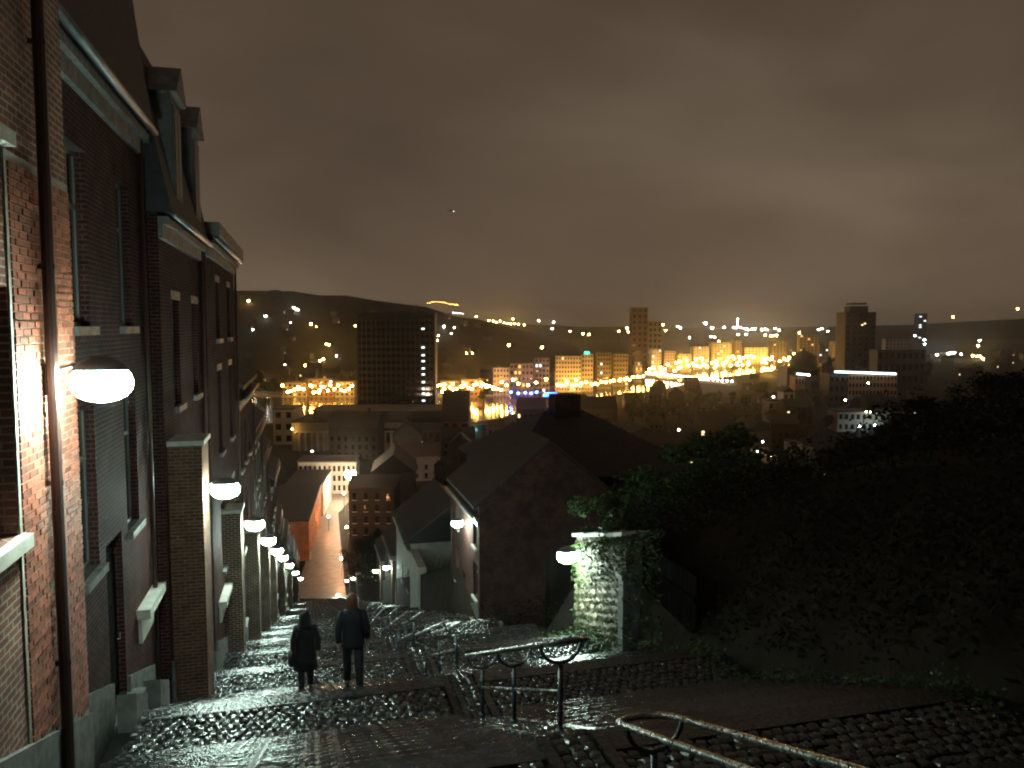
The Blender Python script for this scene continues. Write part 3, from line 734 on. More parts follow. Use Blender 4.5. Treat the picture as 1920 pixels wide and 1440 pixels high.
# ------------------------------------------------------------------ people walking down
m_skin = mat('skin', (.42, .24, .17), .55, var=.1, vscale=20)
m_coat = mat('dark_coat_cloth', (.008, .008, .010), .85, bump=.3, bscale=60, var=.3, vscale=8)
m_navy = mat('navy_jacket_cloth', (.007, .009, .018), .8, bump=.3, bscale=60, var=.3, vscale=8)
m_trous = mat('black_trouser_cloth', (.012, .012, .015), .85, bump=.3, bscale=60, var=.2, vscale=8)
m_hair1 = mat('dark_hair', (.018, .013, .010), .5, bump=.6, bscale=50, var=.3, vscale=20, stretch=(1, 1, .15))
m_hair2 = mat('auburn_hair', (.13, .055, .032), .5, bump=.6, bscale=50, var=.3, vscale=20, stretch=(1, 1, .15))
m_shoe = mat('dark_shoe', (.02, .02, .02), .4, var=.1)
m_white = mat('white_shoe', (.62, .62, .6), .5, var=.1)
def person(label, loc, rz, H, step, arms, coat_m, hem, hair_m, hairkind, shoe_m, hemw):
    t = thing('person', label, 'person', loc, rz); k = H/1.75
    V = {}; E = []; RAD = {}
    def v(n, p, r, link=None):
        V[n] = tuple(c*k for c in p); RAD[n] = r*k
        if link: E.append((link, n))
    v('pelvis', (0, 0, .95), .13); v('spine', (0, -.01, 1.15), .12, 'pelvis'); v('chest', (0, -.02, 1.33), .12, 'spine'); v('neck', (0, 0, 1.5), .055, 'chest')
    v('jaw', (0, .02, 1.57), .075, 'neck'); v('head', (0, .01, 1.66), .09, 'jaw'); v('crown', (0, .0, 1.72), .06, 'head'); v('nose', (0, .105, 1.62), .012, 'jaw')
    for s, n in ((-1, 'l'), (1, 'r')):
        v('ear'+n, (s*.085, .0, 1.63), .014, 'head')
        fw = arms[0 if s < 0 else 1]
        v('sh'+n, (s*.17, -.02, 1.39), .05, 'chest'); v('el'+n, (s*.26, -.06+fw*.1, 1.14), .045, 'sh'+n); v('wr'+n, (s*.25, -.02+fw*.3, .92), .03, 'el'+n); v('ha'+n, (s*.245, 0+fw*.34, .85), .034, 'wr'+n)
        for q in range(4): v(f'f{n}{q}', (s*.245, -.025+q*.017+fw*.36, .785+abs(q-1.5)*.006), .008, 'ha'+n); v(f'g{n}{q}', (s*.232, -.022+q*.016+fw*.37, .745+abs(q-1.5)*.01), .0075, f'f{n}{q}')
        v('th'+n, (s*.225, .045+fw*.34, .84), .009, 'ha'+n); v('tt'+n, (s*.218, .06+fw*.34, .80), .008, 'th'+n)
        st = step*s
        v('hip'+n, (s*.095, 0, .9), .095, 'pelvis'); v('kn'+n, (s*.10, .5*st+.03, .5), .06, 'hip'+n); v('an'+n, (s*.10, .75*st-(.12 if st < 0 else 0), .09+(.06 if st < 0 else 0)), .042, 'kn'+n); v('to'+n, (s*.11, .75*st+.15-(.12 if st < 0 else 0), .04), .038, 'an'+n)
    names = list(V); me = bpy.data.meshes.new('body'); me.from_pydata([V[n] for n in names], [(names.index(a), names.index(b)) for a, b in E], []); me.materials.append(m_skin)
    bo = put('body', me, t); md = bo.modifiers.new('Skin', 'SKIN'); md.use_smooth_shade = True
    if not me.skin_vertices: pass
    for i, n in enumerate(names):
        sv = me.skin_vertices[0].data[i]; sv.radius = (RAD[n], RAD[n]); sv.use_root = (n == 'pelvis')
    sb = bo.modifiers.new('Subdivision', 'SUBSURF'); sb.levels = 1; sb.render_levels = 1
    P = lambda n: Vector(V[n])
    tr = MB()
    for n in 'lr':
        tr.tube([P('hip'+n)+Vector((0, 0, .06*k)), P('hip'+n), P('kn'+n), P('an'+n)+Vector((0, 0, .0))], .1, 12, True, [.118*k, .112*k, .078*k, .062*k])
    tr.loft([((0, 0, z*k), r*1.2*k, r*.95*k) for z, r in ((.82, .12), (.92, .158), (1.02, .14))], 14)
    lpart(tr, 'trousers', m_trous, t, True)
    for n in 'lr':
        a, b = P('an'+n), P('to'+n); d = (b-a); d.z = 0; d.normalize(); sd = Vector((d.y, -d.x, 0))
        sm_ = MB(); z0 = min(a.z-.09*k, b.z-.04*k)
        L_ = [(-.07, .03, .1), (-.03, .04, .11), (.05, .042, .085), (.13, .045, .06), (.19, .03, .04)]
        for q, w_, h_ in L_:
            c = a+d*q*k; sm_.v += [(c.x-sd.x*w_*k, c.y-sd.y*w_*k, z0), (c.x+sd.x*w_*k, c.y+sd.y*w_*k, z0), (c.x+sd.x*w_*.7*k, c.y+sd.y*w_*.7*k, z0+h_*k), (c.x-sd.x*w_*.7*k, c.y-sd.y*w_*.7*k, z0+h_*k)]
        for i in range(4):
            for j in range(4): sm_.f.append((i*4+j, i*4+(j+1) % 4, i*4+4+(j+1) % 4, i*4+4+j))
        sm_.f += [(3, 2, 1, 0), (16, 17, 18, 19)]
        lpart(sm_, 'shoe', shoe_m, t, True)
    ct = MB()
    ct.loft([((0, -.005, hem*k), .21*hemw*k, .165*hemw*k), ((0, -.008, (hem+.95)/2*k), .20*k*(1+hemw)/2, .15*k*(1+hemw)/2), ((0, -.01, .98*k), .198*k, .148*k), ((0, -.015, 1.12*k), .188*k, .14*k), ((0, -.02, 1.3*k), .205*k, .15*k), ((0, -.02, 1.4*k), .21*k, .14*k), ((0, -.015, 1.455*k), .165*k, .11*k), ((0, -.005, 1.50*k), .085*k, .085*k), ((0, 0, 1.54*k), .078*k, .08*k)], 20)
    for n in 'lr': ct.tube([P('sh'+n)*.62+P('neck')*.38-Vector((0, 0, .03)), P('sh'+n)+Vector((0, 0, .012)), P('sh'+n)*.7+P('el'+n)*.3, P('el'+n), P('wr'+n)], .07, 12, True, [.06*k, .086*k, .08*k, .066*k, .056*k])
    lpart(ct, 'coat', coat_m, t, True)
    if hairkind == 'hood':
        hd = MB().loft([((0, -.03, z*k), r*k, r*1.05*k) for z, r in ((1.42, .15), (1.50, .135), (1.58, .128), (1.66, .122), (1.73, .095), (1.775, .045))], 16)
        lpart(hd, 'hood', coat_m, t, True)
        hh = MB().loft([((0, .03, z*k), r*k, r*k) for z, r in ((1.6, .06), (1.68, .098), (1.73, .07))], 12); lpart(hh, 'hair', hair_m, t, True)
    else:
        hh = MB().loft([((0, -.03, z*k), rx*k, ry*k) for z, rx, ry in ((1.44, .09, .07), (1.52, .10, .085), (1.60, .108, .10), (1.67, .107, .105), (1.73, .085, .09), (1.768, .04, .045))], 16); lpart(hh, 'hair', hair_m, t, True)
    for s in (-1, 1): lpart(MB().loft([((s*.032*k, .088*k, (1.645+z)*k), r*k, r*k) for z, r in ((-.011, .003), (-.006, .009), (0, .011), (.006, .009), (.011, .003))], 8), 'eye', m_white, t, True)
    return t
p1y, p2y = 16.2, 14.6
person('person in a dark hooded knee length coat walking down with a bag', (-.15, p1y, gz(p1y)), .05, 1.68, .22, (.25, -.2), m_coat, .52, m_hair1, 'hood', m_shoe, 1.25)
person('person with auburn hair and navy jacket walking down beside the railing side', (.72, p2y, gz(p2y)), -.03, 1.83, -.28, (-.25, .3), m_navy, .80, m_hair2, 'hair', m_shoe, 1.0)
bg_ = thing('shoulder_bag', 'black shoulder bag hanging at the hooded walker\'s side', 'bag', (-.42, p1y-.05, gz(p1y)+.62))
b_ = MB().loft([((0, 0, z), rx, ry) for z, rx, ry in ((0, .06, .13), (.03, .085, .17), (.2, .08, .165), (.26, .05, .15))], 14); lpart(b_, 'pouch', m_coat, bg_, True)
lpart(MB().tube([(.02, -.13, .24), (.10, -.1, .55), (.2, -.02, .86), (.12, .08, .6), (.02, .13, .24)], .012, 6), 'strap', m_coat, bg_)

# ------------------------------------------------------------------ trees
def tree_proto(seed, h, rad, nleaf, leaf, lm, label, group):
    r = random.Random(seed); t = thing('tree', label, 'tree', (0, 0, 0), 0, group)
    tr = MB(); tr.tube([(0, 0, -.6), (.05*h*.1, 0, h*.25), (r.uniform(-.2, .2), r.uniform(-.2, .2), h*.55), (r.uniform(-.3, .3), r.uniform(-.3, .3), h*.85)], .1, 7, True, [h*.035, h*.026, h*.018, h*.006])
    cl = []
    for i in range(15):
        an = r.uniform(0, 2*PI); rr = rad*r.uniform(.25, .85); z = h*r.uniform(.35, .92); rr *= 1.15-abs(z/h-.6)*1.3
        c = (rr*math.cos(an), rr*math.sin(an), z); cl.append((c, rad*r.uniform(.22, .42)))
        tr.tube([(0, 0, z*.6), (c[0]*.5, c[1]*.5, z*.82), c], .05, 5, True, [h*.014, h*.009, h*.003])
    cl.append(((0, 0, h*.9), rad*.3))
    lpart(tr, 'trunk', m_bark, t, True)
    lpart(leaf_cloud(nleaf, blob_sampler(cl), leaf, seed+100), 'crown', lm, t)
    return t
HT = 'dark tree among many on the hillside right of the stairs'
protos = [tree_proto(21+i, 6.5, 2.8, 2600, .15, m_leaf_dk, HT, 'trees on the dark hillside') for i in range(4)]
SILP = [(500, 800), (1100, 905), (1240, 870), (1300, 858), (1390, 856), (1450, 866), (1545, 852), (1570, 822), (1620, 808), (1690, 798), (1710, 765), (1750, 705), (1800, 694), (1850, 684), (1920, 664), (2300, 630)]
def sil(px):
    for (a, ya), (b, yb) in zip(SILP, SILP[1:]):
        if px <= b: return ya+(yb-ya)*max(0, (px-a)/(b-a))
    return 630
tr_ = random.Random(5); spots = []
for _ in range(4000):
    x, y = tr_.uniform(XR+1.5, 120), tr_.uniform(2, 175)
    if 9 < y and x < 26 and 36 < y < 60: continue
    if x < 18 and y > 60 and y < 104: continue
    pxx, pyy, dd = proj((x, y, hill_z(x, y)+5))
    if dd < 9 or pxx < 560 or pxx > 2150: continue
    if x < 15 and y < 38: continue
    if pxx < 1560 and y < 60 and x < 34: continue
    if proj((x, y, hill_z(x, y)+2.2))[1] < sil(pxx): continue
    if any((x-a)**2+(y-b)**2 < (4.2+.03*(a+b))**2 for a, b in spots): continue
    spots.append((x, y))
    if len(spots) > 105: break
for i, (x, y) in enumerate(spots):
    p = protos[i % 4]; s = tr_.uniform(.75, 1.15)*(1 if i % 5 else 1.3); loc = (x, y, hill_z(x, y)-.2)
    while s > .3 and proj((x, y, loc[2]+6.6*s))[1] < sil(proj((x, y, loc[2]+5))[0])+(i % 4)*6: s *= .93
    tl_ = 'dark tree '+('near the stairs ' if y < 30 else 'low down ' if y > 90 else '')+'on the hillside, '+('at the right edge' if proj(loc)[0] > 1700 else 'below the lit villas' if proj(loc)[0] > 1300 else 'above the rubble wall' if proj(loc)[0] > 1000 else 'behind the right houses')
    if i < 4: p.location = loc; p.scale = (s, s, s); p['label'] = tl_
    else: dup(p, loc, tr_.uniform(0, 6.28), (max(s, .55), max(s, .55), s), tl_)
# undergrowth on the slope
def under_s(r):
    for _ in range(20):
        y = -1+76*r.random()**1.7; x = XR+.2+abs(r.gauss(0, 5+y*.16))
        if 36 < y < 60 and x < 25.5: continue
        break
    n = .5+.5*math.sin(x*1.7+y*.9)*math.sin(x*.6-y*1.3)
    return (x, y, hill_z(x, y)+r.random()**1.5*(.3+1.3*n))
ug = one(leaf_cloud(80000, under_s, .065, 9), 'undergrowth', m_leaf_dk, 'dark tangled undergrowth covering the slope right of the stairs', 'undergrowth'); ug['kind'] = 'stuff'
# dark trees by the lower right of the stairs
LT = 'dark leafy tree beside the lower stairs on the right'
pl_ = [tree_proto(61+i, 9, 3.6, 3600, .2, m_leaf, LT, 'trees by the lower stairs') for i in range(2)]
for i, (x, y, s) in enumerate(((13, 106, 1), (11.5, 116, 1.15), (15, 124, 1.2), (12, 136, 1.2), (16, 146, 1.3), (12.5, 156, 1.3), (20, 112, 1.3), (22, 134, 1.4))):
    loc = (x, y, plane(y)-.2)
    if i < 2: pl_[i].location = loc; pl_[i].scale = (s, s, s)
    else: dup(pl_[i % 2], loc, i*1.3, (s, s, s))
GT = 'garden shrub tree behind the dark garden wall'
gp_ = tree_proto(71, 3.2, 1.8, 2200, .11, m_leaf, GT, 'shrubs behind the dark garden wall')
for i, (x, y, s) in enumerate(((13.2, 24.5, 1), (13.4, 28, .8), (14, 31, 1.1), (16, 27, 1.3))):
    loc = (x, y, hill_z(x, y)-.2)
    if i == 0: gp_.location = loc
    else: dup(gp_, loc, i*2.1, (s, s, s), ['', 'smallest shrub behind the dark garden wall', 'shrub nearest the brick house behind the dark garden wall', 'broadest shrub farther back behind the dark garden wall'][i])
# grass fringe along the right wall foot near the camera
def gr_s(r):
    y = r.uniform(4, 15); return (XR-.02-abs(r.gauss(0, .25)), y, gz(y)+abs(r.gauss(0, .09)))
gr = one(leaf_cloud(2600, gr_s, .032, 12), 'grass_fringe', m_leaf, 'thin grass along the foot of the dark right wall', 'grass'); gr['kind'] = 'stuff'

# ------------------------------------------------------------------ the town: foot of the stairs
YE = yend
def zq(px, py, dz=.05): return tuple(on_z(px, py, ZV+dz))
st = MB(); L_ = [(545, 1122), (562, 1085), (578, 1040), (592, 1000), (604, 962), (600, 925)]; R_ = [(650, 1122), (645, 1085), (641, 1040), (637, 1000), (634, 962), (668, 925)]
for (a, b), (c, d) in zip(zip(L_, R_), zip(L_[1:], R_[1:])): st.quad(zq(*a), zq(*b), zq(*d), zq(*c))
struct(st, 'street', m_sidewalk)
def footprint_house(name, label, pts, h, wallm, roofm, win=None, group=None):
    """house on a ground polygon with flat zinc roof edge; win: edge index -> (columns, rows)"""
    c = sum((Vector(p) for p in pts), Vector())/len(pts)
    t = thing(name, label, 'house', (c.x, c.y, ZV), 0, group)
    part(MB().prism([(p[0], p[1]) for p in pts], 'z', ZV, ZV+h), 'wall', wallm, t)
    part(MB().prism([(c.x+(p[0]-c.x)*1.03, c.y+(p[1]-c.y)*1.03) for p in pts], 'z', ZV+h, ZV+h+.5), 'roof', roofm, t)
    for ei, (nc, nr) in (win or {}).items():
        a, b = Vector(pts[ei]), Vector(pts[(ei+1) % len(pts)]); d = (b-a); ln = d.length; d.normalize(); nrm = Vector((d.y, -d.x, 0))
        if nrm.dot(a-c) < 0: nrm = -nrm
        for i in range(nc):
            for j in range(nr):
                q = a+d*(ln*(i+.5)/nc); z = ZV+1.2+(h-1)*j/nr; w_ = min(1.1, ln/nc*.5)
                m_ = MB(); o1, o2 = q-d*w_/2+nrm*.03, q+d*w_/2+nrm*.03; hh_ = (h-1)/nr*.58
                m_.quad((o1.x, o1.y, z), (o2.x, o2.y, z), (o2.x, o2.y, z+hh_), (o1.x, o1.y, z+hh_))
                wo_ = part(m_, 'window', m_glass, t)
                part(MB().prism([((q-d*(w_/2+.15)).x, (q-d*(w_/2+.15)).y), ((q+d*(w_/2+.15)).x, (q+d*(w_/2+.15)).y), ((q+d*(w_/2+.15)+nrm*.2).x, (q+d*(w_/2+.15)+nrm*.2).y), ((q-d*(w_/2+.15)+nrm*.2).x, (q-d*(w_/2+.15)+nrm*.2).y)], 'z', z-.2, z-.02), 'sill', m_pale, wo_)
    return t
m_w_dk0 = mat('dark_house_render', (.028, .025, .023), .8, bump=.3, bscale=10, var=.25, vscale=.5)
def gp2(px, py): p = on_z(px, py, ZV); return Vector((p.x, p.y, 0))
a_, b_ = gp2(580, 1052), gp2(603, 972)
footprint_house('ochre_house', 'ochre rendered house lit orange along the street below', [a_, b_, b_+Vector((-14, 3, 0)), a_+Vector((-14, 3, 0))], 11, m_orange, m_tile, {0: (6, 2)})
a_, b_ = gp2(606, 968), gp2(622, 936)
footprint_house('pale_house', 'pale lit house at the far end of the street below', [a_, b_, b_+Vector((-12, 2, 0)), a_+Vector((-12, 2, 0))], 10.5, m_render, m_tile, {0: (4, 3), 3: (3, 3)})
a_, b_ = gp2(560, 926), gp2(668, 926)
footprint_house('pale_terrace', 'long pale facade with window rows behind the warm street light', [a_, b_, b_+Vector((2, 14, 0)), a_+Vector((2, 14, 0))], 12.0, m_render, m_tile, {0: (12, 3)})
a_, b_ = gp2(655, 1010), gp2(740, 1010)
footprint_house('dark_house', 'dark flat roofed house right of the lit street', [a_, b_, b_+Vector((4, 20, 0)), a_+Vector((2, 20, 0))], 15, m_w_dk0, m_tile, {0: (4, 4), 3: (4, 4)})
a_, b_ = gp2(640, 1075), gp2(700, 1080)
def town_lamp(px, py, d, r, m, label, group=None, base=ZV, name='street_lamp'):
    p = at(px, py, d); t = thing(name, label, 'street lamp', (p.x, p.y, base), 0, group); h = p.z-base
    k = max(1, d/500)
    if h > 2: lpart(MB().tube([(0, 0, 0), (0, 0, h-r*.6)], .09*k, 5), 'pole', m_lampbody, t)
    lpart(MB().loft([((0, 0, h+r*z), r*q*1.15, r*q*1.15) for z, q in ((.55, .35), (.8, .1))], 8), 'cap', m_lampbody, t)
    lpart(MB().loft([((0, 0, h+r*z), r*q, r*q) for z, q in ((-.95, .3), (-.55, .83), (0, 1), (.5, .85))], 8), 'lantern', m, t, True)  # lantern swollen past real size to stand in for bloom
    return t
SOD = emit('sodium_lamp', (1.0, .50, .085), 160); SODHI = emit('sodium_lamp_bright', (1.0, .57, .13), 210)
WHT = emit('white_lamp', (1.0, .93, .80), 50); WHI = emit('white_lamp_bright', (1.0, .92, .78), 120); COOL = emit('cool_lamp', (.72, .92, 1.0), 90); PINK = emit('pinkish_lamp', (1.0, .74, .48), 420); STL = emit('street_warm_lamp', (1.0, .40, .13), 900)
town_lamp(657, 889, 277, 1.9, PINK, 'bright warm street light at the end of the street below')
for i, (px, py, d) in enumerate(((650, 988, 222), (640, 1047, 199), (645, 925, 262), (616, 968, 243))): town_lamp(px, py, d, .26, STL, ['small warm lamp in the middle of the lit street', 'small warm lamp near the foot of the stairs', 'small warm lamp at the far end of the lit street', 'small warm lamp added to light the ochre house orange'][i])  # last lamp is added to put an orange glow on the ochre wall
town_lamp(634, 1116, 183, .3, m_lens, 'greenish white lamp at the foot of the stairs')

# ------------------------------------------------------------------ river and quays
m_water = mat('river_water', (.010, .012, .014), .11, bump=.32, bscale=.5, var=.2, vscale=.02, stretch=(1, 1, 1))
far_b = [(-60, 742), (300, 742), (525, 743), (700, 744), (820, 745), (940, 742), (1020, 734), (1100, 722), (1160, 714), (1215, 706), (1330, 690), (1450, 677), (1520, 668)]
near_b = [(-60, 800), (300, 798), (540, 797), (700, 796), (880, 797), (940, 786), (1010, 768), (1090, 752), (1150, 742), (1230, 735), (1330, 712), (1420, 700), (1540, 682)]
wv = MB()
for i in range(len(far_b)-1): wv.quad(zq(*near_b[i], .03), zq(*near_b[i+1], .03), zq(*far_b[i+1], .03), zq(*far_b[i], .03))
river = struct(wv, 'river', m_water)
qw = MB()
for bank, off in ((far_b, .0), (near_b, .0)):
    for p, q in zip(bank, bank[1:]):
        a, b = Vector(zq(*p, 0)), Vector(zq(*q, 0)); d = (b-a).normalized(); n = Vector((-d.y, d.x, 0))*.4
        n0 = len(qw.v); qw.v += [tuple(a-n), tuple(b-n), tuple(b+n), tuple(a+n)]; qw.v += [tuple(Vector(x)+Vector((0, 0, 1.3))) for x in qw.v[n0:n0+4]]
        qw.f += [tuple(n0+i for i in f) for f in ((4, 5, 6, 7), (0, 1, 5, 4), (1, 2, 6, 5), (2, 3, 7, 6), (3, 0, 4, 7))]
struct(qw, 'quay_wall', mat('quay_stone', (.24, .21, .18), .6, bump=.3, bscale=3, var=.3, vscale=.3))
def offset_bank(bank, dy): return [(px, py-dy) for px, py in bank]
rd = MB(); fb2 = [(px, 612+(py-612)*.93) for px, py in far_b]
for i in range(len(far_b)-1): rd.quad(zq(far_b[i][0], far_b[i][1]-.6, .04), zq(far_b[i+1][0], far_b[i+1][1]-.6, .04), zq(*fb2[i+1], .04), zq(*fb2[i], .04))
struct(rd, 'quay_road', m_asph)

# ------------------------------------------------------------------ town blocks
m_w_dk = mat('block_dark', (.085, .072, .062), .7, bump=.2, bscale=2, var=.2, vscale=.2)
m_w_md = mat('block_mid', (.26, .21, .165), .7, bump=.2, bscale=2, var=.25, vscale=.15)
m_w_pl = mat('block_pale', (.46, .40, .33), .7, bump=.2, bscale=2, var=.2, vscale=.15)
m_w_br = mat('block_brick', (.20, .10, .07), .7, bump=.2, bscale=2, var=.25, vscale=.15)
WINW = emit('window_warm', (1.0, .72, .38), 2.2); WINC = emit('window_cool', (.85, .95, 1.0), 2.6); WINY = emit('window_yellow', (1.0, .60, .16), 1.6)
def block(name, label, px0, px1, ytop, d, depth, wallm, floors, bays, lit=.05, rot=0, roof='flat', cat='building', group=None, roofm=None, litm=None, base=ZV, bands=False, wseed=1, crown=0):
    c = at((px0+px1)/2, ytop, d); W_ = (px1-px0)/FPX*d; H_ = c.z-base
    t = thing(name, label, cat, (c.x, c.y, base), -YAW+rot, group); r = random.Random(wseed)
    lpart(MB().box(-W_/2, W_/2, 0, depth, -1, H_), 'wall', wallm, t)
    rm = roofm or m_slate
    if roof == 'flat':
        rf = lpart(MB().box(-W_/2-.3, W_/2+.3, -.3, depth+.3, H_, H_+.6), 'roof', rm, t)
        if crown: lpart(MB().box(-W_*.3, W_*.3, depth*.2, depth*.8, H_+.6, H_+crown), 'penthouse', wallm, rf)
    elif roof == 'gx':
        lpart(MB().prism([(-.5, H_), (depth/2, H_+depth*.42), (depth+.5, H_)], 'x', -W_/2-.3, W_/2+.3), 'roof', rm, t)
    else:
        lpart(MB().prism([(-W_/2-.5, H_), (0, H_+W_*.42), (W_/2+.5, H_)], 'y', -.3, depth+.3), 'roof', rm, t)
    fh = H_/max(1, floors)
    for j in range(floors):
        z = j*fh+fh*.28
        if bands: lpart(MB().box(-W_/2+W_*.03, W_/2-W_*.03, -.18, -.05, z, z+fh*.5), 'window_band', m_glass, t)
        for i in range(bays):
            on = r.random() < lit
            if bands and not on: continue
            x = -W_/2+W_*(i+.5)/bays; w_ = W_/bays*.52
            m_ = MB().box(x-w_/2, x+w_/2, -.3 if bands else -.12, -.2 if bands else .02, z, z+fh*.5)
            lpart(m_, 'lit_window' if on else 'window', (litm or WINW) if on else m_glass, t)
    return t
# administrative tower and the long building before it
tw = block('office_tower', 'tall dark slab office tower beside the river', 668, 815, 588, 445, 20, mat('tower_cladding', (.030, .030, .036), .6, bump=.1, bscale=2, var=.2, vscale=.1), 19, 16, .0, rot=.03, bands=True)
for j, fz in enumerate((.2, .255, .30, .36, .40, .455, .52, .57, .63, .68, .745, .90)):
    H_ = 68; lpart(MB().box(14.6, 16.4, -.42, -.3, H_*fz, H_*fz+.9), 'lit_window', WINC, tw)
for j, x in enumerate((-7, -5.2, 2.5, 4, 10)): lpart(MB().box(x, x+1.2, -.42, -.3, 12.2, 13.1), 'lit_window', WINC, tw)
for i in range(17): lpart(MB().box(-22+i*44/16-.2, -22+i*44/16+.2, -.6, -.2, 2, 67), 'mullion', m_w_dk, tw)
lpart(MB().box(-12, 9, 4, 14, 68.6, 71.5), 'plant_room', m_w_dk, tw)
lb = block('long_hall', 'long low hall with a colonnaded front below the tower', 548, 838, 792, 400, 36, m_w_md, 1, 1, 0, rot=.02, roofm=m_slate)
lpart(MB().box(-38, 38, -1.0, -.32, 9.2, 10.2), 'cornice', m_w_pl, lb)
for i in range(24): lpart(MB().box(-36+i*3.1, -34.9+i*3.1, -.9, -.13, -1, 9.0), 'column', m_w_pl, lb)
lpart(MB().box(-30, 40, 6, 32, 14.2, 19.5), 'attic_storey', m_w_dk, lb); lpart(MB().box(-30.4, 40.4, 5.6, 32.4, 19.5, 20.3), 'attic_cornice', m_w_md, lb)
block('corner_block', 'brown block at the right end of the long hall', 828, 878, 790, 398, 34, m_w_br, 3, 3, .0, rot=.02, roof='gx')
block('pale_side_block', 'pale plain block left of the long hall', 512, 550, 768, 420, 22, m_w_pl, 3, 2, 0, rot=.02)
# named far buildings
block('residential_tower', 'narrow dark residential tower on the skyline', 1185, 1216, 576, 1100, 22, m_w_dk, 22, 4, .0, bands=False) if False else None
T2 = block('residential_tower', 'narrow dark high rise tower in the middle of the skyline', 1185, 1215, 577, 1250, 24, m_w_br, 10, 3, .0)
block('residential_tower', 'lower grey tower standing just right of the narrow high rise', 1216, 1241, 603, 1250, 20, m_w_md, 8, 3, .03, wseed=3)
T3 = block('crowned_tower', 'broad dark tower block with a raised crown on the right skyline', 1586, 1643, 586, 900, 26, m_w_dk, 12, 5, .0, crown=7.5)
for x, z in ((.6, 64), (3.6, 65.5)): lpart(MB().box(x, x+2.4, -.3, -.15, z, z+1.4), 'lit_window', WINW, T3)
lpart(MB().box(-9, 9, 6, 20, 88, 90), 'crown_slab', m_w_dk, T3)
T4 = block('glass_tower', 'faint bluish glass tower far off on the right', 1722, 1739, 588, 3000, 30, mat('glass_tower_skin', (.10, .13, .17), .3, var=.2, vscale=.02), 14, 2, .12, litm=WINC, wseed=8)
block('long_roofline_hall', 'orange lit long building under a white neon roof line', 1592, 1682, 702, 640, 22, mat('orange_lit_wall', (.50, .26, .10), .7, bump=.2, bscale=2, var=.2, vscale=.15), 4, 14, .0, rot=-.04)  # orange light on the front is put into this wall's base colour
def bar(name, label, px0, py0, px1, py1, d, r, m, cat='light strip'):
    a, b = at(px0, py0, d), at(px1, py1, d); o = thing(name, label, cat, tuple(a))
    lpart(MB().tube([(0, 0, 0), tuple(b-a)], r, 8), 'tube', m, o); lpart(MB().tube([(0, .15, -r*1.3), tuple(b-a+Vector((0, .15, -r*1.3)))], r*.6, 6), 'mount', m_lampbody, o)
    return o
NEON = emit('white_neon', (.72, .92, 1.0), 5.5)
bar('neon_line', 'long white neon line along a roof edge on the right', 1565, 697, 1680, 701, 637, .75, NEON)
block('long_roofline_hall', 'dark wing left of the orange building under the neon', 1555, 1595, 703, 642, 20, m_w_dk, 3, 4, 0)
bar('neon_line', 'short white neon line on a small roof left of the long one', 1494, 701, 1518, 703, 700, .75, NEON)
block('small_lit_house', 'small orange lit house under the short neon line', 1491, 1509, 706, 703, 14, mat('orange_lit_wall2', (.45, .26, .13), .7, var=.2, vscale=.15), 2, 3, 0)  # the front takes its orange glow from the base colour
block('small_lit_house', 'small yellow lit gable house among the dark roofs', 1468, 1490, 735, 560, 12, m_w_pl, 2, 2, 0, roof='gy')
block('long_dark_block', 'long dark block right of the crowned tower', 1646, 1736, 657, 850, 20, m_w_dk, 3, 8, 0)
tl = block('classical_mansion', 'pale classical building washed with cyan floodlight', 1572, 1692, 773, 470, 18, m_w_pl, 2, 11, .0, rot=-.06)
for i in range(12): lpart(MB().box(-18.5+i*3.36-.35, -18.5+i*3.36+.35, -.5, -.13, -1, 10.6), 'pilaster', m_w_pl, tl)
lpart(MB().box(-19.5, 19.5, -.9, -.32, 10.8, 11.8), 'cornice', m_w_pl, tl)
for i, (px, py) in enumerate(((1640, 797), (1612, 799), (1662, 795))): town_lamp(px, py, 462, .32, emit('cyan_flood', (.55, .95, 1.0), 200), ['cyan floodlight in the middle before the classical building', 'cyan floodlight at the left before the classical building', 'cyan floodlight at the right before the classical building'][i], name='floodlight')
for i in range(3): town_lamp(1624+i*8, 771.5+i*.6, 466, .35, WHT, f'{["left", "middle", "right"][i]} of three small white lights on the classical building', base=at(1624+i*8, 774, 466).z, name='roof_light')
block('pale_villa', 'pinkish lit villa front above the dark trees', 1362, 1400, 831, 372, 10, m_w_pl, 2, 5, 0, rot=-.1)
block('pale_villa', 'pinkish lit villa front with a row of dark windows', 1394, 1440, 838, 368, 10, m_w_pl, 2, 6, 0, rot=-.08)
block('pale_villa', 'small warm lit front at the right end of the pinkish villas', 1436, 1458, 850, 362, 9, m_w_pl, 1, 2, 0)
block('small_lit_house', 'tan lit square house right of the pinkish villas', 1484, 1505, 832, 378, 10, m_w_pl, 1, 1, 0)
block('small_lit_house', 'pale lit gable end right of the tan square house', 1522, 1546, 838, 372, 10, m_w_pl, 1, 1, 0, roof='gx')
for i, (px, py, d) in enumerate(((1375, 838, 366), (1420, 846, 362), (1447, 857, 356), (1494, 846, 370), (1530, 850, 366))): town_lamp(px, py, d, .2, emit('villa_lamp', (1.0, .72, .50), 150), ['lamp before the left pinkish villa', 'lamp before the pinkish villa with dark windows', 'lamp before the small warm front', 'lamp before the tan square house', 'lamp before the pale gable end'][i], name='garden_lamp')
block('teal_lit_house', 'house corner lit cool white among dark trees', 1440, 1466, 752, 520, 12, m_w_pl, 2, 2, 0)
town_lamp(1462, 772, 514, .3, emit('teal_lamp', (.6, .95, 1.0), 150), 'cool lamp beside the house corner among dark trees')
block('lit_shop', 'yellow lit shop front near the river', 1172, 1208, 752, 600, 14, m_w_md, 2, 3, 0, roof='gx')
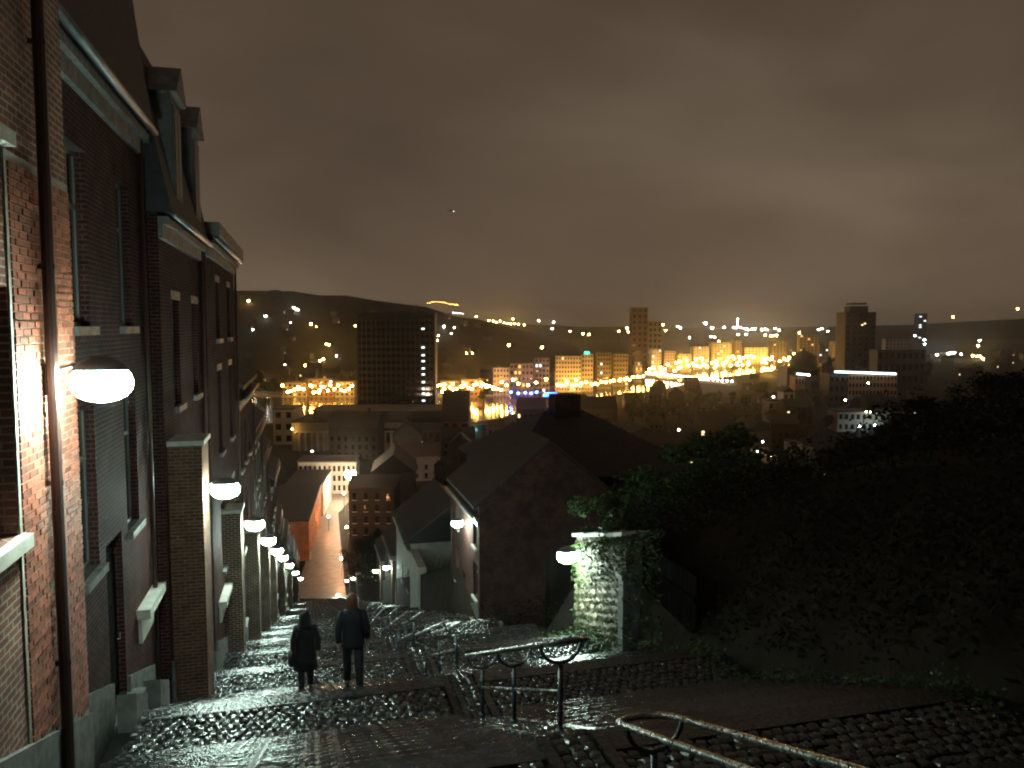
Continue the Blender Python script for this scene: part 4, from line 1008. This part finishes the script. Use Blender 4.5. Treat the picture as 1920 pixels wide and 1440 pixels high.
for px, py in ((1184, 771), (1196, 773)): town_lamp(px, py, 590, .5, SODHI, 'yellow lamp before the shop front' + (' on its left' if px < 1190 else ' on its right'))
ch = block('domed_church', 'dark church with a stepped dome against the city glow', 1476, 1538, 690, 780, 26, m_w_dk, 2, 3, 0)
hh_ = 63-(690-612)/FPX*780; lpart(MB().loft([((4, 12, hh_+z), r, r) for z, r in ((0, 13), (8, 13), (12, 11), (15, 7), (17, 2), (20, .5))], 16), 'dome', m_slate, ch, True)
sp2 = block('church_spire', 'thin dark spire right of the domed church', 1551, 1563, 690, 780, 6, m_w_dk, 1, 1, 0)
hh2 = 63-(690-612)/FPX*780; lpart(MB().loft([((0, 3, hh2+z), r, r) for z, r in ((0, 3.6), (5, 2.4), (14, .2))], 8), 'spire', m_slate, sp2)
# far bank apartment rows: (px0, px1, ytop, d, material, floors, bays)
rows = [(925, 955, 690, 720, m_w_pl, 5, 5), (956, 1000, 682, 730, m_w_md, 5, 6), (1003, 1030, 672, 745, m_w_pl, 7, 4), (1042, 1090, 668, 760, m_w_pl, 8, 9), (1091, 1112, 664, 765, m_w_pl, 8, 4), (1120, 1146, 662, 800, m_w_md, 8, 5), (1150, 1178, 664, 830, m_w_md, 7, 5), (1192, 1204, 678, 900, m_w_pl, 4, 3), (1222, 1240, 655, 1020, m_w_pl, 9, 4), (1246, 1266, 658, 1050, m_w_pl, 8, 4), (1270, 1296, 664, 1090, m_w_pl, 7, 5), (1300, 1330, 650, 1150, m_w_pl, 9, 6), (1334, 1372, 642, 1200, m_w_pl, 10, 7), (1376, 1392, 638, 1260, m_w_md, 10, 3), (1396, 1440, 652, 1300, m_w_pl, 7, 7), (1444, 1474, 640, 1380, m_w_md, 9, 5), (1500, 1534, 628, 1350, m_w_md, 10, 5), (1536, 1560, 645, 1420, m_w_pl, 7, 4), (1562, 1584, 640, 1300, m_w_md, 8, 4), (1660, 1702, 636, 1500, m_w_md, 6, 6), (826, 860, 715, 705, m_w_md, 3, 4), (864, 905, 712, 705, m_w_br, 3, 5), (530, 575, 718, 705, m_w_md, 3, 5), (578, 625, 712, 705, m_w_br, 4, 5), (628, 664, 716, 705, m_w_md, 3, 4)]
where = ['at the left end of the lit quay row', 'beside the left end of the lit quay row', 'slim and pale on the lit quay', 'wide and pale in the middle of the lit quay', 'under the green sign', 'right of the green sign', 'behind the dark quay trees', 'low behind the lit quay', 'below the grey tower', 'just right below the grey tower', 'before the golden quay lights', 'above the golden quay lights', 'broad and tall in the golden glow', 'slim and dark in the golden glow', 'behind the bridge end', 'left of the domed church', 'tall and dull behind the domed church', 'right behind the domed church', 'beside the crowned tower', 'low and pale right of the crowned tower', 'among the golden quay trees', 'brick coloured among the golden quay trees', 'at the left river bend', 'brick coloured at the left river bend', 'left of the slab tower foot']
for i, (a, b, yt, d, m_, fl, by) in enumerate(rows): block('apartment_block', 'riverside apartment block '+where[i], a, b, yt, d, 14, m_, fl, by, .07, wseed=i, rot=rnd.uniform(-.1, .1), group='apartment blocks along the far quay', litm=[WINW, WINY, WINC][i % 3])
GREEN = emit('green_sign', (.05, 1.0, .55), 5)
gs_ = bar('green_sign', 'small green lit sign on an apartment roof', 1096, 661.5, 1105, 661.5, 762, 1.0, GREEN, 'sign')
BLUE = emit('blue_light', (.015, .05, 1.0), 170); BLUEW = emit('blue_bar', (.02, .10, 1.0), 26)
bar('blue_light_bar', 'bright blue light bar just above the dark roof peak', 1020, 740, 1044, 740, 300, .7, BLUEW)
for i, (px, py, d) in enumerate(((958, 735, 668), (972, 737, 664), (985, 736, 660), (996, 737, 656), (1006, 735, 652))): town_lamp(px, py, d, 1.1, BLUE, f'{["first", "second", "third", "fourth", "last"][i]} from the left of the blue lights on the lit quay')
# bridge with a row of lamps
A_, B_ = at(1212, 700, 985), at(1372, 718, 830); bz = min(A_.z, B_.z); A_.z = B_.z = (A_.z+B_.z)/2-1
brg = thing('bridge', 'long river bridge outlined by a row of white lamps', 'bridge', tuple(A_)); D_ = B_-A_; ln = D_.length; dn = D_.normalized(); nn_ = Vector((-dn.y, dn.x, 0))
dk = MB(); n = 12
for i in range(n):
    a, b = D_*(i/n), D_*((i+1)/n)
    q0, q1, q2, q3 = a-nn_*6, b-nn_*6, b+nn_*6, a+nn_*6; k0 = len(dk.v)
    dk.v += [tuple(q) for q in (q0, q1, q2, q3)]+[tuple(q-Vector((0, 0, 2.0))) for q in (q0, q1, q2, q3)]
    dk.f += [tuple(k0+j for j in f) for f in ((0, 1, 2, 3), (7, 6, 5, 4), (0, 4, 5, 1), (2, 6, 7, 3))]
lpart(dk, 'deck', m_w_pl, brg)
for i in (2, 5, 8, 11): c_ = D_*(i/n-.04); lpart(MB().loft([((c_.x, c_.y, z), 2.4, 5) for z in (ZV-A_.z-1, -2.0)], 10), 'pier', m_w_md, brg)
for sd in (-1, 1): lpart(MB().tube([tuple(nn_*5.8*sd+Vector((0, 0, 1.1))), tuple(D_+nn_*5.8*sd+Vector((0, 0, 1.1)))], .12, 5), 'parapet', m_w_pl, brg)
BL = emit('bridge_lamp', (1.0, .93, .86), 45)
for i in range(22):
    p = A_+D_*(i/21)+Vector((0, 0, 2.4)); pr = proj(p); town_lamp(pr[0], pr[1], pr[2], 1.05, BL, 'white lamp in the row along the bridge', 'bridge lamps', base=A_.z)

# ------------------------------------------------------------------ ridge on the left and far hills
def ridge_y(px):
    P = [(-300, 532), (430, 543), (560, 548), (690, 560), (800, 577), (880, 598), (950, 611), (1040, 634), (1100, 655)]
    for (a, ya), (b, yb) in zip(P, P[1:]):
        if px <= b: t = max(0, (px-a)/(b-a)); return ya+(yb-ya)*t
    return 660
mb = MB(); hp = list(range(-300, 1101, 50)); hd_ = [1050, 1200, 1400, 1600, 1750, 1900, 2100]
def ridge_z(px, d):
    zr = at(px, ridge_y(px), 1900).z; t = min(1, max(0, (d-1050)/850)); t = t*t*(3-2*t)
    return ZV+(zr-ZV)*t + (0 if d < 1100 else 3*math.sin(px*.05+d*.01)) - (max(0, d-1900)*.1)
for d in hd_:
    for px in hp:
        p = at(px, 612, d); mb.v.append((p.x, p.y, ridge_z(px, d)))
for j in range(len(hd_)-1):
    for i in range(len(hp)-1): a = j*len(hp)+i; mb.f.append((a, a+1, a+1+len(hp), a+len(hp)))
struct(mb, 'ridge_hill', mat('wooded_hill', (.022, .022, .016), .95, spec=.04, bump=1, bscale=.2, var=.4, vscale=.02), smooth=True)
def far_hill(name, d, pts):
    mb = MB()
    for dd, f in ((d*.8, 0), (d, 1), (d*1.1, .9)):
        for px, py in pts:
            p = at(px, 612, dd); z = at(px, py, d).z; mb.v.append((p.x, p.y, ZV+(z-ZV)*f))
    n = len(pts)
    for j in range(2):
        for i in range(n-1): a = j*n+i; mb.f.append((a, a+1, a+1+n, a+n))
    struct(mb, name, MATS['wooded_hill'], smooth=True)
far_hill('far_hills', 4600, [(600, 600), (800, 599), (950, 606), (1100, 613), (1200, 612), (1350, 616), (1500, 613), (1700, 609), (1850, 601), (2000, 594), (2200, 590)])

# ------------------------------------------------------------------ scattered houses and trees of the town
HL = 'dark town house among the roofs of the valley'
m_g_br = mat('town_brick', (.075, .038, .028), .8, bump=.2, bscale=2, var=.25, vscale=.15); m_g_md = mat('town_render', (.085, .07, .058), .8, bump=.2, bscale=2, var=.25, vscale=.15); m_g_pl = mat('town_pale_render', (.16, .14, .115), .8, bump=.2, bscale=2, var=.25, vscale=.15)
def gen_house(seed, w, dpt, h, wm, rm):
    t = thing('town_house', HL, 'house', (0, 0, 0), 0, 'houses of the valley town'); r = random.Random(seed)
    lpart(MB().box(-w/2, w/2, 0, dpt, -1, h), 'wall', wm, t)
    rf = lpart(MB().prism([(-.4, h), (dpt/2, h+dpt*.45), (dpt+.4, h)], 'x', -w/2-.2, w/2+.2), 'roof', rm, t)
    lpart(MB().box(w*.25, w*.25+.9, dpt/2-.4, dpt/2+.4, h+dpt*.3, h+dpt*.45+1.6), 'chimney', m_brick_dk, rf)
    nc = int(w/3)
    for i in range(nc):
        for j in range(max(1, int(h/3.4))):
            x = -w/2+w*(i+.5)/nc; z = 1+j*3.2; on = r.random() < .035
            lpart(MB().box(x-.6, x+.6, -.1, .05, z, z+1.8), 'lit_window' if on else 'window', (WINW if r.random() < .6 else WINC) if on else m_glass, t)
    return t
gh = [gen_house(200+i, w, d, h, wm, rm) for i, (w, d, h, wm, rm) in enumerate(((12, 10, 10, m_g_br, m_tile), (16, 11, 12, m_g_md, m_slate), (10, 9, 8, m_g_pl, m_tile), (22, 12, 13, m_g_md, m_slate), (14, 10, 9, m_g_md, m_tile), (9, 10, 11, m_g_br, m_slate)))]
def in_poly(x, y, poly):
    c = False; j = len(poly)-1
    for i in range(len(poly)):
        if (poly[i][1] > y) != (poly[j][1] > y) and x < (poly[j][0]-poly[i][0])*(y-poly[i][1])/(poly[j][1]-poly[i][1])+poly[i][0]: c = not c
        j = i
    return c
rpoly = [(p[0], 612+(p[1]-612)*1.045) for p in near_b]+[(p[0], 612+(p[1]-612)*.9) for p in far_b[::-1]]
taken = []
for o in list(C.objects):
    if o.parent is None and o.get('category') in ('building', 'house', 'bridge') and o.location.z < -55: taken.append((o.location.x, o.location.y))
hr_ = random.Random(17); nplaced = 0
for _ in range(6000):
    d = 205+hr_.random()**1.6*1500; px = hr_.uniform(380, 1960)
    gy = 612+63*FPX/d
    if in_poly(px, gy, rpoly): continue
    if 470 < px < 770 and d < 365: continue
    if 500 < px < 910 and 380 < d < 520: continue
    if px < 1100 and d > 1040: continue
    p = at(px, 612, d); p.z = ZV
    if p.y < 188: continue
    if any((p.x-a)**2+(p.y-b)**2 < (15 if d < 700 else 26)**2 for a, b in taken): continue
    # keep the low lit fronts in view
    if 1355 < px < 1555 and d < 375: continue
    if 1560 < px < 1700 and 300 < d < 465: continue
    if 1160 < px < 1215 and 480 < d < 600: continue
    taken.append((p.x, p.y)); i = nplaced % 6; s = hr_.uniform(.85, 1.2)
    rz = -YAW+hr_.choice((0, 0, PI/2, .3, -.3))+hr_.uniform(-.15, .15); sc3 = (s, s, s*hr_.uniform(.8, 1.15))
    if d > 600 and px > 1180: sc3 = (s, s, s*.8)
    zone = next(z for lim, z in ((560, 'left of the slab tower'), (830, 'around the foot of the slab tower'), (1010, 'between the slab tower and the hipped roof'), (1130, 'behind the hipped roof'), (1260, 'before the lit quay right of the hipped roof'), (1380, 'below the bridge'), (1480, 'below the domed church'), (1600, 'before the crowned tower'), (1720, 'around the cyan lit building'), (3000, 'above the dark hillside trees')) if px < lim)
    hlab = ['small brick', 'grey slate roofed', 'small pale', 'wide grey', 'tile roofed', 'tall narrow brick'][i]+' town house '+('close ' if d < 420 else 'far off ' if d > 800 else '')+zone
    if nplaced < 6: gh[i]['label'] = hlab; gh[i].location = p; gh[i].rotation_euler[2] = rz; gh[i].scale = sc3
    else: dup(gh[i], p, rz, sc3, hlab)
    nplaced += 1
    if nplaced >= 190: break
# hillside houses on the ridge
for _ in range(26):
    px, d = hr_.uniform(440, 940), hr_.uniform(1150, 1750); p = at(px, 612, d); p.z = ridge_z(px, d)-.5
    dup(gh[hr_.randrange(6)], p, -YAW+hr_.uniform(-.6, .6), (1.0, 1.0, .8), label='dark house on the slope of the left ridge', group='houses on the left ridge')
# town trees
CT = 'dark round tree among the town roofs'
ctp = [tree_proto(90+i, 11, 5.0, 700, .75, mat('town_leaves', (.06, .075, .03), .6, var=.4, vscale=.3, island=.5), CT, 'trees in the valley town') for i in range(3)]
tspots = []
for px in range(825, 935, 11): tspots.append((px, 690, 'dark riverside tree right of the slab tower', 'dark trees right of the slab tower'))
for px in range(822, 945, 12): tspots.append((px+hr_.uniform(-3, 3), 668, 'quay tree lit golden by the street lamps', 'golden lit quay trees'))
for px in range(530, 668, 13): tspots.append((px+hr_.uniform(-3, 3), 668, 'quay tree lit golden left of the slab tower', 'golden lit trees left of the tower'))
for px in range(440, 670, 18): tspots.append((px, hr_.uniform(720, 860), 'dark tree left of the slab tower', 'dark trees left of the tower'))
for px in (1100, 1112, 1125, 1138, 1180, 1190, 1200): tspots.append((px, 790, 'dark tree on the quay before the apartments', 'dark trees before the apartments'))
for _ in range(46):
    px = hr_.uniform(1180, 1560); d = hr_.uniform(350, 640)
    if 1355 < px < 1555 and d < 378: d = hr_.uniform(335, 350)
    tspots.append((px, d, CT, 'trees in the valley town'))
for px in (1400, 1420, 1437): tspots.append((px, 760, 'dark tree at the near end of the bridge', 'dark trees at the bridge end'))
for i, (px, d, lb_, g_) in enumerate(tspots):
    p = at(px, 612, d); p.z = ZV
    if in_poly(px, 612+63*FPX/d, [(q[0], q[1]) for q in near_b]+[(q[0], q[1]) for q in far_b[::-1]]): continue
    if lb_ == CT: lb_ = 'dark round town tree '+next(z for lim, z in ((1250, 'behind the hipped roof'), (1330, 'below the near end of the bridge'), (1400, 'left of the pinkish villas'), (1470, 'behind the pinkish villas'), (3000, 'left of the cyan lit building')) if px < lim)
    s = hr_.uniform(.8, 1.25)*(.8 if 'golden' in lb_ else 1)
    if d < 355: s *= .7
    dup(ctp[i % 3], p, hr_.uniform(0, 6), (s, s, s*hr_.uniform(.9, 1.15)), lb_, g_)
ctp[0].location = at(905, 612, 640); ctp[0].location.z = ZV; ctp[1].location = at(845, 612, 690); ctp[1].location.z = ZV; ctp[2].location = at(1330, 612, 500); ctp[2].location.z = ZV

# ------------------------------------------------------------------ town lights
def flat_d(py, h=7): return (63-h)*FPX/(py-612)
def front_d(px, dflt):
    ds = [r_[3] for r_ in rows if r_[0]-8 < px < r_[1]+8]
    return min(dflt, min(ds)-16 if ds else dflt)
GQ = 'golden street lamp among real and added ones along the far quay'
for px, py in [(545, 733), (560, 729), (585, 724), (600, 731), (619, 722), (640, 731), (660, 723), (826, 722), (833, 728), (850, 730), (868, 724), (872, 721), (885, 729), (905, 719), (912, 725), (925, 726), (941, 716), (950, 722), (962, 712), (972, 719), (990, 722), (1005, 717), (1024, 711)]+[(820+i*7.5+rnd.uniform(-2, 2), rnd.uniform(718, 735)) for i in range(17)]+[(532+i*9.5+rnd.uniform(-3, 3), rnd.uniform(722, 736)) for i in range(14)]:  # jittered lamps at the list's end are added for more gold light
    town_lamp(px, py, front_d(px, min(688, flat_d(py, 8) if py > 715 else 688)), 1.05, SOD, GQ, 'lamps along the far quay')
for px, py in [(1060, 722), (1064, 715), (1080, 712), (1088, 722), (1120, 720), (1135, 716), (1150, 713), (1163, 711), (1175, 709), (1186, 707), (1196, 706), (1206, 705)]+[(1045+i*9+rnd.uniform(-2, 2), 722-i*.85+rnd.uniform(-2, 4)) for i in range(18)]:  # the jittered run is added to thicken the gold along this quay
    town_lamp(px, py, front_d(px, flat_d(py, 7)), 1.1, SOD, 'golden lamp among real and added ones along the quay leading to the bridge', 'lamps on the quay before the bridge')
for px, py in [(1218, 692), (1226, 690), (1252, 683), (1268, 680), (1275, 678), (1288, 676), (1305, 674), (1316, 672), (1290, 685), (1272, 690), (1265, 695), (1345, 684), (1360, 680), (1366, 671), (1374, 668), (1386, 669), (1394, 671), (1400, 668), (1408, 667), (1412, 669), (1370, 685), (1383, 684), (1392, 684), (1403, 683), (1430, 671), (1440, 672), (1448, 669), (1436, 680), (1470, 672), (1476, 675), (1480, 670), (1488, 663), (1462, 677), (1432, 690), (1441, 692), (1450, 690), (1566, 676), (1575, 676), (1582, 682), (1570, 671), (1240, 700), (1335, 680)]+[(rnd.uniform(1215, 1475), 0) for _ in range(34)]:  # random positions are extra lamps added to brighten the golden cluster
    if not py: py = 697-(px-1215)*.115+rnd.uniform(-7, 7)
    town_lamp(px, py, front_d(px, flat_d(py, 8)), 1.5, SODHI if rnd.random() < .5 else SOD, 'golden lamp in the '+('left' if px < 1300 else 'middle' if px < 1420 else 'right')+' part of the bright cluster beyond the bridge', 'golden lamps beyond the bridge')
for px, py, w in [(1323, 606, 3.4), (1335, 615, 2.6)]: town_lamp(px, py, 2300, w, emit('big_flood', (1.0, .80, .55), 260), 'largest orange light on the horizon' if px < 1330 else 'wide pale light under the largest horizon light', name='floodlight')
for px, py in [(1271, 612), (1276, 615), (1358, 614), (1376, 614), (1381, 614), (1389, 614), (1397, 616), (1402, 618), (1410, 617), (1416, 616), (1428, 618), (1433, 618), (1438, 618), (1454, 616), (1461, 619), (1435, 617), (1535, 618), (1541, 616), (1552, 621), (1383, 610), (1383, 604), (1383, 598)]:
    town_lamp(px, py, 2400, 2.2 if py > 611 else 1.3, WHI, 'white light in the row along the horizon', 'white lights on the horizon')
for px, py in [(1445, 629), (1451, 629), (1456, 629), (1435, 628), (1499, 624), (1441, 644), (1293, 633), (1333, 631), (1340, 632), (1348, 640), (1384, 627), (1399, 627), (1248, 619), (1237, 638), (1243, 609)]:
    town_lamp(px, py, 1500, 1.4, WHT if rnd.random() < .5 else SODHI, 'single lamp among the far roofs in the middle distance', 'scattered lamps beyond the town')
for px, py in [(893, 593), (905, 602), (909, 608), (917, 601), (925, 602), (931, 604), (938, 602), (945, 605), (952, 606), (958, 607), (965, 607), (972, 608), (983, 609), (962, 598), (903, 611), (914, 610), (938, 614)]:
    town_lamp(px, py, 2500, 1.9, SODHI, 'golden light in the cluster at the foot of the ridge', 'lights at the foot of the ridge')
for px, py in [(1010, 601), (1038, 604), (1035, 616), (1069, 621), (1104, 627), (1160, 621), (1176, 615), (1178, 622), (1194, 632), (983, 621), (954, 647), (1016, 651), (1093, 626)]:
    town_lamp(px, py, 1900 if py < 640 else 1250, 1.6, WHI if py < 618 else SODHI, 'separate lamp in the dark middle distance', 'separate far lamps')
def on_ridge(px, py):
    d = 1060
    while d < 1890:
        p = at(px, py, d)
        if p.z-5 <= ridge_z(px, d): return d
        d += 10
    return 1880
for px, py, r, m_ in [(466, 564, 1.9, SODHI), (498, 593, 1.8, WHI), (551, 577, 1.6, WHI), (556, 580, 1.6, WHI), (543, 581, 1.0, WHT), (560, 581, 1.0, WHT), (474, 618, 1.5, WHT), (470, 647, 1.5, WHT), (435, 656, 1.7, WHI), (583, 607, 1.6, SODHI), (666, 611, 1.6, SODHI), (545, 605, .9, WHT), (617, 646, 1.4, SODHI), (612, 645, 1.3, SOD), (600, 676, 1.8, SODHI), (606, 673, 1.6, SODHI), (572, 685, 1.6, SOD), (631, 667, 1.5, WHT), (534, 684, 1.1, WHT), (593, 612, .8, SOD), (832, 612, 1.6, WHI), (852, 614, 1.4, WHT), (819, 638, 1.6, WHI), (822, 629, 1.2, SODHI), (815, 618, 1.2, WHT), (846, 625, 1.2, WHT), (875, 662, 1.3, SOD), (886, 662, 1.2, SOD)]:
    d = on_ridge(px, py); town_lamp(px, py, d, r*(d/1500), m_, 'lone lamp on the dark slope of the left ridge', 'lamps on the left ridge', base=ridge_z(px, d) if d > 1070 else ZV)
for i in range(14):
    px = 802+i*4.3; py = 568-2.5*math.sin(i*.4)+rnd.uniform(-1, 1); town_lamp(px, py, 4500, 1.1, SOD, 'faint lamp in the string on the distant hill', 'string of far hill lamps', base=at(px, py+4, 4500).z)
for i in range(5): town_lamp(850+i*4.4, 586.5+i*.4, 3000, 1.3, WHT, 'lamp in the short white string beside the ridge', 'short white string of lamps', base=at(850, 590, 3000).z)
for px, py, m_ in [(1757, 665, WHI), (1778, 663, WHI), (1784, 662, WHI), (1789, 661, WHI), (1802, 664, WHI), (1824, 667, SODHI), (1832, 668, SODHI), (1838, 668, SODHI), (1843, 672, SODHI), (1837, 638, COOL), (1834, 648, SODHI), (1742, 688, WHT), (1604, 669, WHT), (1643, 660, WHT), (1616, 678, WHT), (1715, 629, WHT), (1734, 645, COOL), (1733, 637, COOL), (1585, 750, WHT), (1628, 718, WHT), (1787, 594, SOD), (1908, 579, SOD), (1517, 703, WHT), (1450, 744, WHT)]:
    d = 1500 if py < 700 else 560; town_lamp(px, py, d, 1.5*d/1500, m_, 'small lamp among the dark roofs on the right', 'small lamps on the right', base=ZV if py > 640 else at(px, py+3, d).z)
for i, (px, py, d) in enumerate(((512, 903, 120), (512, 908, 120), (585, 846, 330), (548, 804, 396), (1273, 806, 300), (1320, 838, 330), (1430, 828, 385))):
    town_lamp(px, py, d, .2 if d < 200 else .35, [WHT, WHT, WHT, SODHI, WHT, WHT, WHT][i], ['upper of two tiny lamps behind the left houses', 'lower of two tiny lamps behind the left houses', 'tiny lamp before the long hall', 'small yellow lamp at the left end of the long hall', 'tiny lamp beyond the hipped roof', 'tiny lamp among dark roofs right of the hipped roof', 'tiny lamp above the pinkish villas'][i], base=at(px, py, d).z-4)
ac = thing('aircraft', 'small aircraft light high in the cloudy sky', 'aircraft', tuple(at(847, 395, 1400)), .4)
lpart(MB().tube([(-7, 0, 0), (-5, 0, .2), (3, 0, .3), (6, 0, .1)], .5, 10, True, [.1, .8, .8, .3]), 'fuselage', m_w_md, ac, True)
lpart(MB().box(-1, 1.2, -7, 7, .5, .7), 'wing', m_w_md, ac); lpart(MB().box(-7, -6, -2.2, 2.2, .2, .35).box(-7, -5.8, -.1, .1, .2, 2), 'tail', m_w_md, ac)
lpart(MB().loft([((4, 0, z), r, r) for z, r in ((-1.5, .3), (-1, 1.0), (-.4, 1.0), (0, .3))], 8), 'landing_light', emit('aircraft_lamp', (.9, .95, 1.0), 3), ac, True)
# glass pavilion with cyan light on the near quay
pv = thing('quay_pavilion', 'small cyan lit glass pavilion on the near quay', 'pavilion', tuple(gp2(886, 830)+Vector((0, 0, ZV))), -YAW)
lpart(MB().loft([((0, 4, z), rx, ry) for z, rx, ry in ((9.5, 7.5, 4), (10.3, 6.8, 3.4), (10.8, 4, 2))], 18), 'roof', m_w_pl, pv, True)
for i in range(6): lpart(MB().tube([(-5+i*2, 1.5, 0), (-5+i*2, 1.5, 9.5)], .15, 6), 'post', m_frame, pv)
lpart(MB().box(-5, 5, 1.6, 1.7, 0, 9.3), 'glass_wall', mat('pavilion_glass', (.1, .3, .3), .1, var=.2), pv)
for i, (px, py) in enumerate(((881, 817), (884, 829), (880, 830))): town_lamp(px, py, 405, .55, emit('pavilion_lamp', (.45, 1.0, .95), 60), ['upper cyan lamp by the quay pavilion', 'right lower cyan lamp by the quay pavilion', 'left lower cyan lamp by the quay pavilion'][i], base=at(px, py, 405).z-3)

# ------------------------------------------------------------------ damp night air
hz = MB().box(-7500, 7500, -900, 7800, ZV-4, 150)
ho = put('haze', hz.mesh('haze', None)); ho['kind'] = 'stuff'; ho['label'] = 'thin damp night haze over the valley'
hm = bpy.data.materials.new('haze'); hm.use_nodes = True; nt = hm.node_tree; nt.nodes.clear()
oo = nt.nodes.new('ShaderNodeOutputMaterial'); pv_ = nt.nodes.new('ShaderNodeVolumePrincipled')
pv_.inputs['Color'].default_value = (.93, .92, .90, 1); pv_.inputs['Density'].default_value = .0001; pv_.inputs['Anisotropy'].default_value = .93
nt.links.new(pv_.outputs[0], oo.inputs['Volume']); ho.data.materials.append(hm)
